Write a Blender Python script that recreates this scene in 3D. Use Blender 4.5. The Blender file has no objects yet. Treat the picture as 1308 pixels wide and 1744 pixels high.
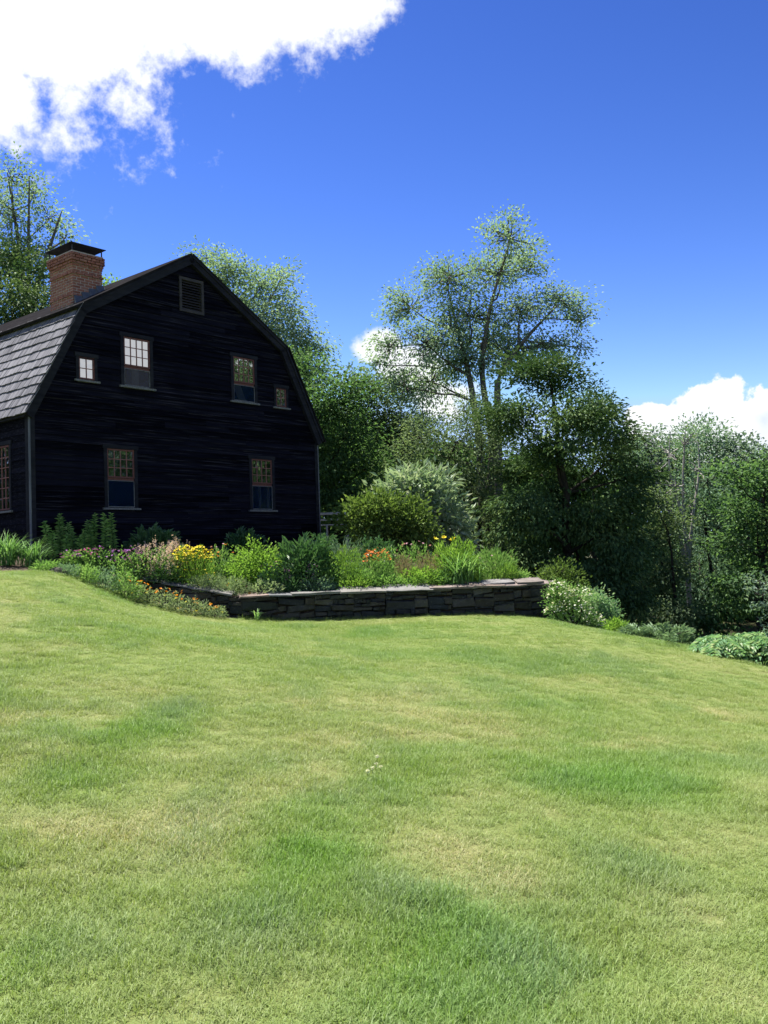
import bpy, math, random
import numpy as np
from mathutils import Vector, Matrix

rng = np.random.default_rng(11)
random.seed(11)
scene = bpy.context.scene
COL = scene.collection

# ------------------------------------------------------------------ camera
W, H, F = 1308.0, 1744.0, 1578.0            # photograph size and focal length in its pixels
PITCH, ROLL = 0.0448, -0.0344
EYE = np.array([0.0, 0.0, 1.6])
_cp, _sp, _cr, _sr = math.cos(PITCH), math.sin(PITCH), math.cos(ROLL), math.sin(ROLL)
FWD = np.array([0, _cp, _sp])
_u0 = np.array([0, -_sp, _cp])
_r0 = np.array([1.0, 0, 0])
RGT = _cr * _r0 + _sr * _u0
UPV = -_sr * _r0 + _cr * _u0

def ray(px, py):
    d = FWD + RGT * (px - W / 2) / F - UPV * (py - H / 2) / F
    return d / d[1]

def at(px, py, D):
    """point on the pixel's ray at forward distance D"""
    return EYE + ray(px, py) * D

cam = bpy.data.cameras.new('camera')
cam.sensor_fit = 'VERTICAL'
cam.sensor_height = 24.0
cam.lens = 24.0 * F / H
cam.clip_end = 3000
cam.clip_start = 0.05
camo = bpy.data.objects.new('camera', cam)
COL.objects.link(camo)
camo.matrix_world = Matrix(((RGT[0], UPV[0], -FWD[0], EYE[0]), (RGT[1], UPV[1], -FWD[1], EYE[1]),
                            (RGT[2], UPV[2], -FWD[2], EYE[2]), (0, 0, 0, 1)))
scene.camera = camo

# ------------------------------------------------------------------ light, sky, exposure
SUN_H = np.array([-0.66, 0.75])
SUN_H = SUN_H / np.linalg.norm(SUN_H)
SUN_EL = math.radians(68)
SUN_AZ = math.atan2(SUN_H[0], SUN_H[1])     # from +Y towards +X
sun = bpy.data.lights.new('sun', 'SUN')
sun.energy = 5.0
sun.angle = math.radians(0.5)
sun.color = (1.0, 0.95, 0.86)
suno = bpy.data.objects.new('sun', sun)
COL.objects.link(suno)
suno.location = (-20, 20, 40)
to_sun = Vector((SUN_H[0] * math.cos(SUN_EL), SUN_H[1] * math.cos(SUN_EL), math.sin(SUN_EL)))
suno.rotation_euler = (-to_sun).to_track_quat('-Z', 'Y').to_euler()

scene.view_settings.view_transform = 'Standard'
scene.view_settings.look = 'None'
scene.view_settings.gamma = 1.0
scene.view_settings.use_curve_mapping = False
scene.view_settings.exposure = 1.45

world = bpy.data.worlds.new('World')
scene.world = world
world.use_nodes = True
wt = world.node_tree
wt.nodes.clear()

class NT:
    """small helper to write node maths"""
    def __init__(s, tree): s.t = tree
    def n(s, typ, **kw):
        nd = s.t.nodes.new(typ)
        for k, v in kw.items(): setattr(nd, k, v)
        return nd
    def l(s, a, b): s.t.links.new(a, b)
    def m(s, op, a, b=None, c=None, clamp=False):
        nd = s.n('ShaderNodeMath', operation=op, use_clamp=clamp)
        for i, v in enumerate((a, b, c)):
            if v is None: continue
            if isinstance(v, (int, float)): nd.inputs[i].default_value = v
            else: s.l(v, nd.inputs[i])
        return nd.outputs[0]
    def vm(s, op, a, b=None, out=0):
        nd = s.n('ShaderNodeVectorMath', operation=op)
        for i, v in enumerate((a, b)):
            if v is None: continue
            if isinstance(v, (tuple, list)): nd.inputs[i].default_value = v
            else: s.l(v, nd.inputs[i])
        return nd.outputs[out]
    def mix(s, fac, a, b, mode='MIX'):
        nd = s.n('ShaderNodeMix', data_type='RGBA', blend_type=mode)
        for i, v in ((0, fac), (6, a), (7, b)):
            if isinstance(v, (int, float)): nd.inputs[i].default_value = v
            elif isinstance(v, (tuple, list)): nd.inputs[i].default_value = (*v, 1) if len(v) == 3 else v
            else: s.l(v, nd.inputs[i])
        return nd.outputs[2]
    def noise(s, vec, scale, detail=4, rough=0.5, dist=0.0, out=0):
        nd = s.n('ShaderNodeTexNoise')
        nd.inputs['Scale'].default_value = scale
        nd.inputs['Detail'].default_value = detail
        nd.inputs['Roughness'].default_value = rough
        nd.inputs['Distortion'].default_value = dist
        if vec is not None: s.l(vec, nd.inputs['Vector'])
        return nd.outputs[out]
    def mr(s, v, a, b, c=0.0, d=1.0, smooth=False):
        nd = s.n('ShaderNodeMapRange')
        if smooth: nd.interpolation_type = 'SMOOTHSTEP'
        s.l(v, nd.inputs[0])
        for i, q in enumerate((a, b, c, d)): nd.inputs[i + 1].default_value = q
        return nd.outputs[0]

w = NT(wt)
sky = w.n('ShaderNodeTexSky', sky_type='NISHITA')
sky.sun_disc = False
sky.sun_elevation = SUN_EL
sky.sun_rotation = SUN_AZ
sky.altitude = 400
sky.air_density = 1.0
sky.dust_density = 0.15
sky.ozone_density = 2.0
hs = w.n('ShaderNodeHueSaturation')
hs.inputs['Hue'].default_value = 0.503
hs.inputs['Saturation'].default_value = 1.18
hs.inputs['Value'].default_value = 1.0
w.l(sky.outputs[0], hs.inputs['Color'])
tc = w.n('ShaderNodeTexCoord')
dirv = tc.outputs['Generated']
sx = w.n('ShaderNodeSeparateXYZ')
w.l(dirv, sx.inputs[0])
az = w.m('MULTIPLY', w.m('ARCTAN2', sx.outputs[0], sx.outputs[1]), 180 / math.pi)
el = w.m('MULTIPLY', w.m('ARCSINE', sx.outputs[2]), 180 / math.pi)

def azel(px, py):
    d = ray(px, py)
    return math.degrees(math.atan2(d[0], d[1])), math.degrees(math.atan2(d[2], math.hypot(d[0], d[1])))

def blob_field(blobs):
    out = None
    for (a0, e0, ra, re) in blobs:
        da = w.m('SUBTRACT', az, a0)
        da = w.m('WRAP', da, 180.0, -180.0)
        u = w.m('DIVIDE', da, ra)
        v = w.m('DIVIDE', w.m('SUBTRACT', el, e0), re)
        r = w.m('SQRT', w.m('ADD', w.m('MULTIPLY', u, u), w.m('MULTIPLY', v, v)))
        f = w.m('SUBTRACT', 1.0, r)
        out = f if out is None else w.m('MAXIMUM', out, f)
    return out

def pb(px, py, rx, ry):
    a, e = azel(px, py)
    k = math.degrees(1 / F)
    return (a, e, rx * k, ry * k)

# one bank of torn cloud, high on the left; the rest of the sky carries more of the same
wisp = blob_field([pb(80, 15, 295, 160), pb(330, -15, 325, 135), pb(10, 170, 80, 90), pb(-260, -20, 480, 260), pb(500, -10, 170, 90), pb(600, 0, 90, 55),
                   pb(650, 590, 48, 34), pb(705, 625, 75, 55), pb(745, 680, 70, 55)])
puff = blob_field([pb(1215, 705, 85, 70), pb(1110, 725, 62, 45), pb(1300, 715, 80, 65), pb(1400, 720, 180, 90), pb(1230, 770, 200, 50),
                   (105, 15, 28, 9), (150, 20, 22, 9), (-80, 18, 24, 9), (-130, 24, 28, 12)])
n1 = w.noise(dirv, 8.0, 7, 0.66)
n2 = w.noise(dirv, 34.0, 4, 0.65)
wf = w.m('ADD', wisp, w.m('MULTIPLY', w.m('SUBTRACT', n1, 0.525), 1.6))
wf = w.m('ADD', wf, w.m('MULTIPLY', w.m('SUBTRACT', n2, 0.5), 0.9))
wd = w.mr(wf, -0.06, 0.36, 0, 1, True)
n3 = w.noise(dirv, 30.0, 5, 0.6)
pf = w.m('ADD', puff, w.m('MULTIPLY', w.m('SUBTRACT', n3, 0.5), 1.25))
pd = w.mr(pf, 0.12, 0.26, 0, 1, True)
dens = w.m('MAXIMUM', wd, pd)
# thicker parts of a cloud turn a little blue-grey underneath
n4 = w.noise(w.vm('ADD', dirv, (0, 0, 0.03)), 14.0, 2, 0.5)
shade = w.m('MULTIPLY', w.mr(pf, 0.45, 1.0), w.mr(n4, 0.46, 0.66))
ccol = w.mix(shade, (6.6, 6.75, 7.0), (4.2, 4.9, 6.2))
# deepen the blue as in the picture, without letting the horizon run yellow
K = 0.143
sg_ = w.vm('MULTIPLY', hs.outputs[0], (K, K, K))
gm_ = w.n('ShaderNodeGamma'); gm_.inputs[1].default_value = 1.9
w.l(sg_, gm_.inputs[0])
sg_ = w.vm('MULTIPLY', gm_.outputs[0], (2.7 / K, 1.66 / K, 1.42 / K))
sg_ = w.vm('MINIMUM', sg_, (.46 / K, .66 / K, 1.05 / K))
skyc = w.mix(dens, sg_, ccol)
bg = w.n('ShaderNodeBackground')
bg.inputs['Strength'].default_value = 0.061
world.cycles.sampling_method = 'NONE'
w.l(skyc, bg.inputs['Color'])
wo = w.n('ShaderNodeOutputWorld')
w.l(bg.outputs[0], wo.inputs['Surface'])

cy = scene.cycles
cy.use_denoising = True
cy.max_bounces = 8
cy.transparent_max_bounces = 8
cy.caustics_reflective = False
cy.caustics_refractive = False

# ------------------------------------------------------------------ mesh helpers
class Geo:
    """collects vertices and faces of one mesh object"""
    def __init__(s):
        s.v, s.f, s.r, s.n = [], {}, {}, 0
    def add(s, V, Fc, rnd=None):
        V = np.asarray(V, float).reshape(-1, 3)
        Fc = np.asarray(Fc, int)
        k = Fc.shape[1]
        s.f.setdefault(k, []).append(Fc + s.n)
        s.r.setdefault(k, []).append(np.zeros(len(Fc)) if rnd is None else np.asarray(rnd, float))
        s.v.append(V)
        s.n += len(V)
        return s
    def box(s, x0, x1, y0, y1, z0, z1):
        V = [(x0, y0, z0), (x1, y0, z0), (x1, y1, z0), (x0, y1, z0), (x0, y0, z1), (x1, y0, z1), (x1, y1, z1), (x0, y1, z1)]
        return s.add(V, BOXF)
    def hexa(s, V):
        return s.add(V, BOXF)
    def tube(s, P, R, k=6, rnd=0.0, cap=True):
        P = np.asarray(P, float); R = np.asarray(R, float)
        T = np.gradient(P, axis=0)
        T /= np.linalg.norm(T, axis=1)[:, None] + 1e-9
        ref = np.where(np.abs(T[:, 2:3]) > .9, np.array([[1.0, 0, 0]]), np.array([[0, 0, 1.0]]))
        A = np.cross(T, ref); A /= np.linalg.norm(A, axis=1)[:, None] + 1e-9
        B = np.cross(T, A)
        th = np.arange(k) * 2 * math.pi / k
        V = P[:, None, :] + R[:, None, None] * (np.cos(th)[None, :, None] * A[:, None, :] + np.sin(th)[None, :, None] * B[:, None, :])
        m = len(P)
        i = np.arange(m - 1)[:, None] * k
        j = np.arange(k)[None, :]
        Fc = np.stack([i + j, i + (j + 1) % k, i + k + (j + 1) % k, i + k + j], -1).reshape(-1, 4)
        s.add(V.reshape(-1, 3), Fc, np.full(len(Fc), rnd))
        return s
    def mesh(s, name, mat=None, smooth=False):
        me = bpy.data.meshes.new(name)
        V = np.concatenate(s.v) if s.v else np.zeros((0, 3))
        me.vertices.add(len(V))
        me.vertices.foreach_set('co', V.ravel())
        ks = sorted(s.f)
        fs = [np.concatenate(s.f[k]) for k in ks]
        tot = np.concatenate([np.full(len(a), k) for k, a in zip(ks, fs)])
        li = np.concatenate([a.ravel() for a in fs])
        me.loops.add(len(li))
        me.loops.foreach_set('vertex_index', li.astype(np.int32))
        me.polygons.add(len(tot))
        st = np.concatenate([[0], np.cumsum(tot)[:-1]])
        me.polygons.foreach_set('loop_start', st.astype(np.int32))
        me.polygons.foreach_set('use_smooth', np.full(len(tot), smooth))
        a = me.attributes.new('rnd', 'FLOAT', 'FACE')
        a.data.foreach_set('value', np.concatenate([np.concatenate(s.r[k]) for k in ks]).astype(np.float32))
        me.update(calc_edges=True)
        if mat: me.materials.append(mat)
        return me
    def obj(s, name, mat=None, parent=None, loc=(0, 0, 0), smooth=False):
        return link(name, s.mesh(name, mat, smooth), parent, loc)

BOXF = [(0, 3, 2, 1), (4, 5, 6, 7), (0, 1, 5, 4), (1, 2, 6, 5), (2, 3, 7, 6), (3, 0, 4, 7)]

def link(name, data, parent=None, loc=(0, 0, 0)):
    o = bpy.data.objects.new(name, data)
    COL.objects.link(o)
    o.location = loc
    if parent: o.parent = parent
    return o

def tag(o, label=None, cat=None, group=None, kind=None):
    if label: o['label'] = label
    if cat: o['category'] = cat
    if group: o['group'] = group
    if kind: o['kind'] = kind
    return o

def thing(name, label, cat, loc=(0, 0, 0), rz=0.0, group=None):
    o = link(name, None, None, loc)
    o.rotation_euler = (0, 0, rz)
    o.empty_display_size = 0.3
    return tag(o, label, cat, group)

# ------------------------------------------------------------------ materials
def new_mat(name):
    m = bpy.data.materials.new(name)
    m.use_nodes = True
    t = m.node_tree
    t.nodes.clear()
    n = NT(t)
    out = n.n('ShaderNodeOutputMaterial')
    return m, n, out

def principled(n, col, rough=0.7, spec=0.3, metal=0.0):
    p = n.n('ShaderNodeBsdfPrincipled')
    if isinstance(col, (tuple, list)): p.inputs['Base Color'].default_value = (*col, 1)
    else: n.l(col, p.inputs['Base Color'])
    if isinstance(rough, (int, float)): p.inputs['Roughness'].default_value = rough
    else: n.l(rough, p.inputs['Roughness'])
    p.inputs['Specular IOR Level'].default_value = spec
    p.inputs['Metallic'].default_value = metal
    return p

def bump(n, p, h, strength=0.4, dist=0.01):
    b = n.n('ShaderNodeBump')
    b.inputs['Strength'].default_value = strength
    b.inputs['Distance'].default_value = dist
    n.l(h, b.inputs['Height'])
    n.l(b.outputs[0], p.inputs['Normal'])

def wood_mat(name, c1, c2, stretch=(1.2, 18, 18), rough=0.75, spec=0.25, vary=0.5, wear_highlight=None):
    """weathered timber: streaks along local x, each board its own tone"""
    m, n, out = new_mat(name)
    t = n.n('ShaderNodeTexCoord')
    oi = n.n('ShaderNodeObjectInfo')
    off = n.vm('ADD', n.vm('MULTIPLY', t.outputs['Object'], stretch), None)
    sc_ = n.n('ShaderNodeVectorMath', operation='SCALE')
    n.l(oi.outputs['Location'], sc_.inputs[0]); sc_.inputs[3].default_value = 3.1
    v = n.vm('ADD', n.vm('MULTIPLY', t.outputs['Object'], stretch), sc_.outputs[0])
    s = n.noise(v, 1.0, 6, 0.65)
    big = n.noise(v, 0.25, 3, 0.5)
    f = n.m('ADD', n.m('MULTIPLY', s, 0.55), n.m('MULTIPLY', big, 0.45))
    f = n.mr(f, 0.36, 0.68)
    r = n.m('MULTIPLY', n.m('SUBTRACT', oi.outputs['Random'], 0.5), vary)
    f = n.m('ADD', f, r, clamp=True)
    c = n.mix(f, c1, c2)
    if wear_highlight:  # pale streaks: worn stain, doubling as painted light on the board edges
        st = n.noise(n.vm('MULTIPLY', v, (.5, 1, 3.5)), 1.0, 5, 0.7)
        c = n.mix(n.m('MULTIPLY', n.mr(st, .55, .70), .9), c, wear_highlight)
    p = principled(n, c, rough, spec)
    bump(n, p, s, 0.5, 0.006)
    n.l(p.outputs[0], out.inputs[0])
    return m

def rock_mat(name, cols, scale=6.0, rough=0.85):
    m, n, out = new_mat(name)
    t = n.n('ShaderNodeTexCoord')
    oi = n.n('ShaderNodeObjectInfo')
    g = n.n('ShaderNodeNewGeometry')
    ramp = n.n('ShaderNodeValToRGB')
    e = ramp.color_ramp.elements
    while len(e) < len(cols): e.new(0.5)
    for i, c in enumerate(cols):
        e[i].position = i / (len(cols) - 1)
        e[i].color = (*c, 1)
    n.l(oi.outputs['Random'], ramp.inputs[0])
    a = n.noise(g.outputs['Position'], scale, 8, 0.65)
    b = n.noise(g.outputs['Position'], scale * 5, 6, 0.6)
    c = n.mix(n.mr(a, 0.35, 0.7), ramp.outputs[0], (0.55, 0.55, 0.5), 'MULTIPLY')
    c = n.mix(n.m('MULTIPLY', n.mr(b, 0.6, 0.75), 0.35), c, (0.30, 0.31, 0.27))
    p = principled(n, c, rough, 0.2)
    bump(n, p, n.m('ADD', a, n.m('MULTIPLY', b, 0.4)), 0.7, 0.03)
    n.l(p.outputs[0], out.inputs[0])
    return m

def plain_mat(name, c1, c2=None, scale=8.0, rough=0.6, spec=0.3, metal=0.0, bstr=0.2):
    m, n, out = new_mat(name)
    t = n.n('ShaderNodeTexCoord')
    s = n.noise(t.outputs['Object'], scale, 6, 0.6)
    c = n.mix(n.mr(s, 0.35, 0.65), c1, c2 or tuple(x * .7 for x in c1))
    p = principled(n, c, rough, spec, metal)
    bump(n, p, s, bstr, 0.01)
    n.l(p.outputs[0], out.inputs[0])
    return m

def leaf_mat(name, dark, mid, light, trans=0.42, rough=0.6, spec=0.08, scale=0.7):
    """leaves: per-leaf tone (face attribute rnd) and a slow change through the plant"""
    m, n, out = new_mat(name)
    a = n.n('ShaderNodeAttribute', attribute_name='rnd')
    g = n.n('ShaderNodeNewGeometry')
    s = n.noise(g.outputs['Position'], scale, 3, 0.5)
    f = n.m('ADD', n.m('MULTIPLY', a.outputs['Fac'], 0.7), n.m('MULTIPLY', n.mr(s, 0.3, 0.7), 0.3))
    ramp = n.n('ShaderNodeValToRGB')
    e = ramp.color_ramp.elements
    e.new(0.5)
    for i, c in enumerate((dark, mid, light)):
        e[i].position = (0.05, 0.5, 0.95)[i]
        e[i].color = (*c, 1)
    n.l(f, ramp.inputs[0])
    p = principled(n, ramp.outputs[0], rough, spec)
    tr = n.n('ShaderNodeBsdfTranslucent')
    tcx = n.mix(1.0, ramp.outputs[0], (1.15, 1.2, 0.7), 'MULTIPLY')
    n.l(tcx, tr.inputs['Color'])
    mx = n.n('ShaderNodeMixShader')
    mx.inputs[0].default_value = trans
    n.l(p.outputs[0], mx.inputs[1]); n.l(tr.outputs[0], mx.inputs[2])
    n.l(mx.outputs[0], out.inputs[0])
    return m

# ------------------------------------------------------------------ terrain
def tps(pts):
    P = np.array([(x, y) for x, y, z in pts], float)
    Z = np.array([z for x, y, z in pts], float)
    def K(r): return np.where(r > 1e-9, r * r * np.log(r + 1e-12), 0)
    n = len(P)
    A = np.zeros((n + 3, n + 3))
    A[:n, :n] = K(np.linalg.norm(P[:, None] - P[None], axis=2)) + np.eye(n) * 0.02
    A[:n, n] = 1; A[:n, n + 1:] = P
    A[n, :n] = 1; A[n + 1:, :n] = P.T
    c = np.linalg.solve(A, np.concatenate([Z, np.zeros(3)]))
    def f(x, y):
        x = np.asarray(x, float); y = np.asarray(y, float)
        q = np.stack([x.ravel(), y.ravel()], 1)
        out = np.zeros(len(q))
        for i in range(0, len(q), 40000):
            d = np.linalg.norm(q[i:i + 40000, None] - P[None], axis=2)
            out[i:i + 40000] = K(d) @ c[:n] + c[n] + q[i:i + 40000] @ c[n + 1:]
        return out.reshape(x.shape)
    return f

_lawn = tps([(0, 0, 0), (-3, 0, .2), (3, 0, -.2), (0, 3.2, 0.01), (-2, 4, .2), (2, 4, -.2), (-3, 8, .5), (0, 8, .12), (4, 8, -.4), (0, 13, .22),
             (-5, 12, 1.0), (5, 12, -.55), (-7.07, 17, 1.5), (-6.2, 17, 1.44), (-4.66, 17.6, .74), (-2.87, 18.55, .42), (.24, 19.15, .27),
             (3.4, 19.95, .05), (4.41, 18.5, -.18), (5.65, 17, -.39), (6.49, 16, -.61), (-9, 17, 1.75), (-10, 12, 1.6),
             (-7.5, 19.7, 1.8), (-4.6, 23, 1.75), (-1.8, 26.5, 1.65), (-12, 22, 2.0), (-12, 28, 2.0), (-6, 30, 1.8), (0, 22.5, .6), (2.5, 25, 0),
             (7, 19.5, -1.4), (9, 16, -1.7), (9, 24, -2.6), (5, 23.5, -1.0), (3, 30, -.6), (10, 30, -3), (18, 30, -4), (14, 18, -3.2), (12, 8, -1.9),
             (-14, 5, 1.4), (-20, 40, 3), (0, 42, .3), (20, 45, -4), (10, -6, -1.2), (-10, -6, .8), (0, -10, -.3)])

def ground_z(x, y):
    x = np.asarray(x, float); y = np.asarray(y, float)
    xc = np.clip(x, -20, 20); yc = np.clip(y, -10, 45)
    z = _lawn(xc, yc)
    d = np.hypot(x - xc, y - yc)
    k = np.exp(-d / 60.0)
    return z * k + (1 - k) * (-2.0)

GAX = 0.70375
GV = np.array([math.sin(GAX), math.cos(GAX)])       # along the gable
NV = np.array([-math.cos(GAX), math.sin(GAX)])      # into the house
HC = np.array([-4.6306, 23.1055])                   # foot of the gable's middle

def hp(s, d):
    return HC + GV * s + NV * d

WA, WB = np.array([-2.87, 18.6]), np.array([3.42, 20.0])      # ends of the retaining wall's front
WR = np.array([3.95, 22.4])                                  # end of its right return
WL = np.array([-4.95, 18.85])                                # end of its left return
_bed = tps([(-2.8, 18.9, .80), (.3, 19.6, .83), (3.3, 20.3, .80), (-4, 18.95, 1.02), (-4.9, 19.15, 1.25), (-7.4, 19.9, 1.78), (-6.2, 21.3, 1.8),
            (-4.6, 23, 1.84), (-1.8, 26.3, 1.8), (2.5, 25, 1.25), (3.9, 22.4, .75), (-2, 21, 1.15), (1, 22, 1.0), (2.5, 28, 1.4)])
BED = np.array([WA + (.08, .2), WB + (-.2, .15), WR + (-.2, 0), (2.8, 28), (-1.0, 28), hp(4.5, -.05), hp(-4.5, -.05), (-6.9, 19.75), (-5.9, 19.3), WL + (0, .15)])

def inside(poly, x, y):
    x = np.asarray(x, float); y = np.asarray(y, float)
    c = np.zeros(x.shape, bool)
    n = len(poly)
    for i in range(n):
        x0, y0 = poly[i]; x1, y1 = poly[(i + 1) % n]
        m = ((y0 > y) != (y1 > y)) & (x < (x1 - x0) * (y - y0) / (y1 - y0 + 1e-12) + x0)
        c ^= m
    return c

def bed_z(x, y):
    return _bed(np.asarray(x, float), np.asarray(y, float))

def surf_z(x, y):
    """height of what one stands on: the raised bed inside its walls, else the ground"""
    return float(np.where(inside(BED, x, y), bed_z(x, y), ground_z(x, y)))

# smooth value noise for the lawn's patches
def vnoise(x, y, s, seed):
    r = np.random.default_rng(seed)
    G = r.random((128, 128))
    u = np.asarray(x) / s + 40.3; v = np.asarray(y) / s + 40.7
    i = np.floor(u).astype(int); j = np.floor(v).astype(int)
    a = u - i; b = v - j
    a = a * a * (3 - 2 * a); b = b * b * (3 - 2 * b)
    g = lambda p, q: G[p % 128, q % 128]
    return (g(i, j) * (1 - a) + g(i + 1, j) * a) * (1 - b) + (g(i, j + 1) * (1 - a) + g(i + 1, j + 1) * a) * b

def fbm(x, y, s, seed):
    return (vnoise(x, y, s, seed) * .5 + vnoise(x, y, s / 2.1, seed + 1) * .28 + vnoise(x, y, s / 4.3, seed + 2) * .14 + vnoise(x, y, s / 9, seed + 3) * .08)

def on_ground(px, py):
    """where a pixel's ray meets the lawn"""
    d = ray(px, py)
    t = np.linspace(1.5, 21, 800)
    P = EYE + d[None] * t[:, None]
    k = np.argmax(P[:, 2] < ground_z(P[:, 0], P[:, 1]))
    return P[k, :2]

def _spots(L):
    r = []
    for (px, py, rx, ry, s) in L:
        c = on_ground(px, py)
        a = abs(on_ground(px + rx, py)[0] - c[0]); b = abs(on_ground(px, py - ry)[1] - c[1])
        r.append((c[0], c[1], max(a, .05), max(b, .05), s))
    return r

DRY = _spots([(720, 1230, 210, 50, .55), (1090, 1262, 60, 18, .8), (1262, 1219, 45, 8, 1.0), (60, 1100, 60, 22, .6), (40, 1215, 60, 40, .6), (470, 1112, 130, 16, .5),
              (350, 1720, 110, 40, .9), (110, 1440, 90, 60, .45), (940, 1395, 25, 10, .9), (1215, 1565, 40, 18, .8), (830, 1490, 110, 60, .4), (1240, 1680, 60, 60, .5),
              (1000, 1268, 20, 8, .7), (900, 1180, 60, 14, .4), (480, 1640, 60, 60, .5)])
LUSH = _spots([(520, 1470, 130, 95, 1.0), (250, 1250, 85, 42, 1.0), (160, 1330, 120, 40, .6), (760, 1620, 150, 90, .9), (690, 1320, 90, 40, .55), (1050, 1340, 150, 30, .6),
               (850, 1120, 200, 20, .35), (170, 1010, 150, 20, .5), (640, 1075, 220, 14, .4), (700, 1720, 120, 40, .7), (40, 1640, 60, 60, .6)])
BLUE = _spots([(330, 1400, 60, 60, .7), (660, 1530, 70, 40, .9), (150, 1600, 90, 50, .6), (430, 1590, 120, 60, .7), (900, 1650, 80, 50, .8), (300, 1215, 40, 25, .8),
               (1100, 1500, 90, 60, .35), (720, 1180, 80, 12, .5), (1000, 1120, 90, 14, .5)])

def spotsum(S, x, y):
    o = np.zeros(np.shape(x))
    for cx, cy_, a, b, s in S:
        r = np.sqrt(((x - cx) / a) ** 2 + ((y - cy_) / b) ** 2)
        o = np.maximum(o, s * np.clip(1.45 - r, 0, 1))
    return o

def lawn_attr(x, y):
    n1_, n2_, n3_ = fbm(x, y, 1.6, 3), fbm(x, y, .7, 13), fbm(x, y, 2.3, 23)
    n4_ = fbm(x, y, .35, 33)
    dry = np.clip(spotsum(DRY, x, y) * (.15 + .75 * n2_ + .5 * n4_) * .62 + np.clip((n1_ - .5) * 1.1, -.2, .25) + (n4_ - .5) * .6 + .08, 0, 1)
    lush = np.clip(spotsum(LUSH, x, y) * (.1 + .6 * n2_ + .6 * n4_) * .8 + np.clip((n3_ - .50) * 1.4, 0, .4) + (n2_ - .5) * .5, 0, 1)
    blue = np.clip(spotsum(BLUE, x, y) * (.2 + .6 * n1_ + .6 * n4_) + np.clip((n2_ - .54) * 2.0, 0, .4), 0, 1)
    return np.clip(dry - .55 * lush, 0, 1), lush, blue

EDGE = np.array([(-12, 17.0), (-9, 17.15), (-6.9, 17.15), (-6.2, 17.2), (-5.4, 17.35), (-4.66, 17.75), (-3.7, 18.2), (-2.95, 18.45), (-2.87, 18.6), (3.42, 20.0), (3.7, 19.6), (4.45, 18.75),
                 (5.65, 17.25), (6.6, 16.15), (9, 13.6), (13, 9), (20, 2)])

_e = [on_ground(px, py) for px, py in ((100, 979), (138, 987), (172, 996), (206, 1006), (240, 1017), (281, 1031), (330, 1044))]
EDGE = np.array(sorted([tuple(p) for p in EDGE if not (-6.6 < p[0] < -3.2)] + [tuple(p) for p in _e]))

def lawn_mask(x, y):
    """positive inside the mown lawn, metres from its far edge"""
    return np.interp(x, EDGE[:, 0], EDGE[:, 1]) - y

def grass_colour(n, dry, lush, blue, tone):
    c = n.mix(tone, (0.152, 0.224, 0.050), (0.272, 0.352, 0.118))
    c = n.mix(lush, c, n.mix(tone, (0.080, 0.205, 0.026), (0.165, 0.325, 0.056)))
    c = n.mix(n.m('MULTIPLY', blue, .75), c, n.mix(tone, (0.125, 0.215, 0.094), (0.245, 0.340, 0.178)))
    c = n.mix(dry, c, n.mix(tone, (0.290, 0.275, 0.120), (0.490, 0.440, 0.245)))
    return c

gm, n, out = new_mat('ground')
A_ = {k: n.n('ShaderNodeAttribute', attribute_name=k).outputs['Fac'] for k in ('dry', 'lush', 'blue', 'wild', 'soil')}
gp = n.n('ShaderNodeNewGeometry').outputs['Position']
nf = n.noise(gp, 30, 8, 0.7)
nm = n.noise(gp, 5, 6, 0.6)
gc = grass_colour(n, A_['dry'], A_['lush'], A_['blue'], n.mr(nf, 0.3, 0.7))
gc = n.mix(0.5, gc, (0.075, 0.075, 0.025))
wc = n.mix(n.mr(nm, .35, .65), (0.020, 0.030, 0.010), (0.050, 0.045, 0.022))
gc = n.mix(A_['wild'], gc, wc)
gc = n.mix(A_['soil'], gc, n.mix(n.mr(nf, .3, .7), (0.045, 0.032, 0.024), (0.10, 0.078, 0.06)))
p = principled(n, gc, 0.95, 0.1)
bump(n, p, nf, 0.8, 0.03)
n.l(p.outputs[0], out.inputs[0])
GROUND = gm

def axis(lo, hi, step, far):
    a = list(np.arange(lo, hi + 1e-6, step))
    s, v = step, hi
    while v < far:
        s *= 1.28; v += s; a.append(v)
    s, v = step, lo
    while v > -far:
        s *= 1.28; v -= s; a.insert(0, v)
    return np.array(a)

gx, gy = axis(-10, 11, .16, 900), axis(1.0, 21, .16, 900)
GX, GY = np.meshgrid(gx, gy)
GZ = ground_z(GX, GY)
GZ = GZ + np.where(np.hypot(GX, GY - 10) < 30, (fbm(GX, GY, 1.1, 51) - .5) * .07 + (fbm(GX, GY, 4.0, 61) - .5) * .10, 0)
ib = inside(BED, GX, GY)
GZ = np.where(ib, np.minimum(GZ, bed_z(GX, GY) - .12), GZ)
ny, nx = GX.shape
ii = (np.arange(ny - 1)[:, None] * nx + np.arange(nx - 1)[None]).ravel()
g_ = Geo().add(np.stack([GX, GY, GZ], -1).reshape(-1, 3), np.stack([ii, ii + 1, ii + nx + 1, ii + nx], 1))
gme = g_.mesh('ground', GROUND, True)
dry, lush, blue = lawn_attr(GX, GY)
lm = lawn_mask(GX, GY)
soil = ((lm < 0) & (lm > -2.6) & (GX < -2.6) & (GX > -8.6)).astype(float)
wild = np.clip(-lm / .35, 0, 1)
for k, v in (('dry', dry), ('lush', lush), ('blue', blue), ('wild', wild), ('soil', soil)):
    at_ = gme.attributes.new(k, 'FLOAT', 'POINT')
    at_.data.foreach_set('value', v.ravel().astype(np.float32))
tag(link('ground', gme), 'sloping ground of the garden and the woods', kind='structure')
_gzi = GZ

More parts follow.
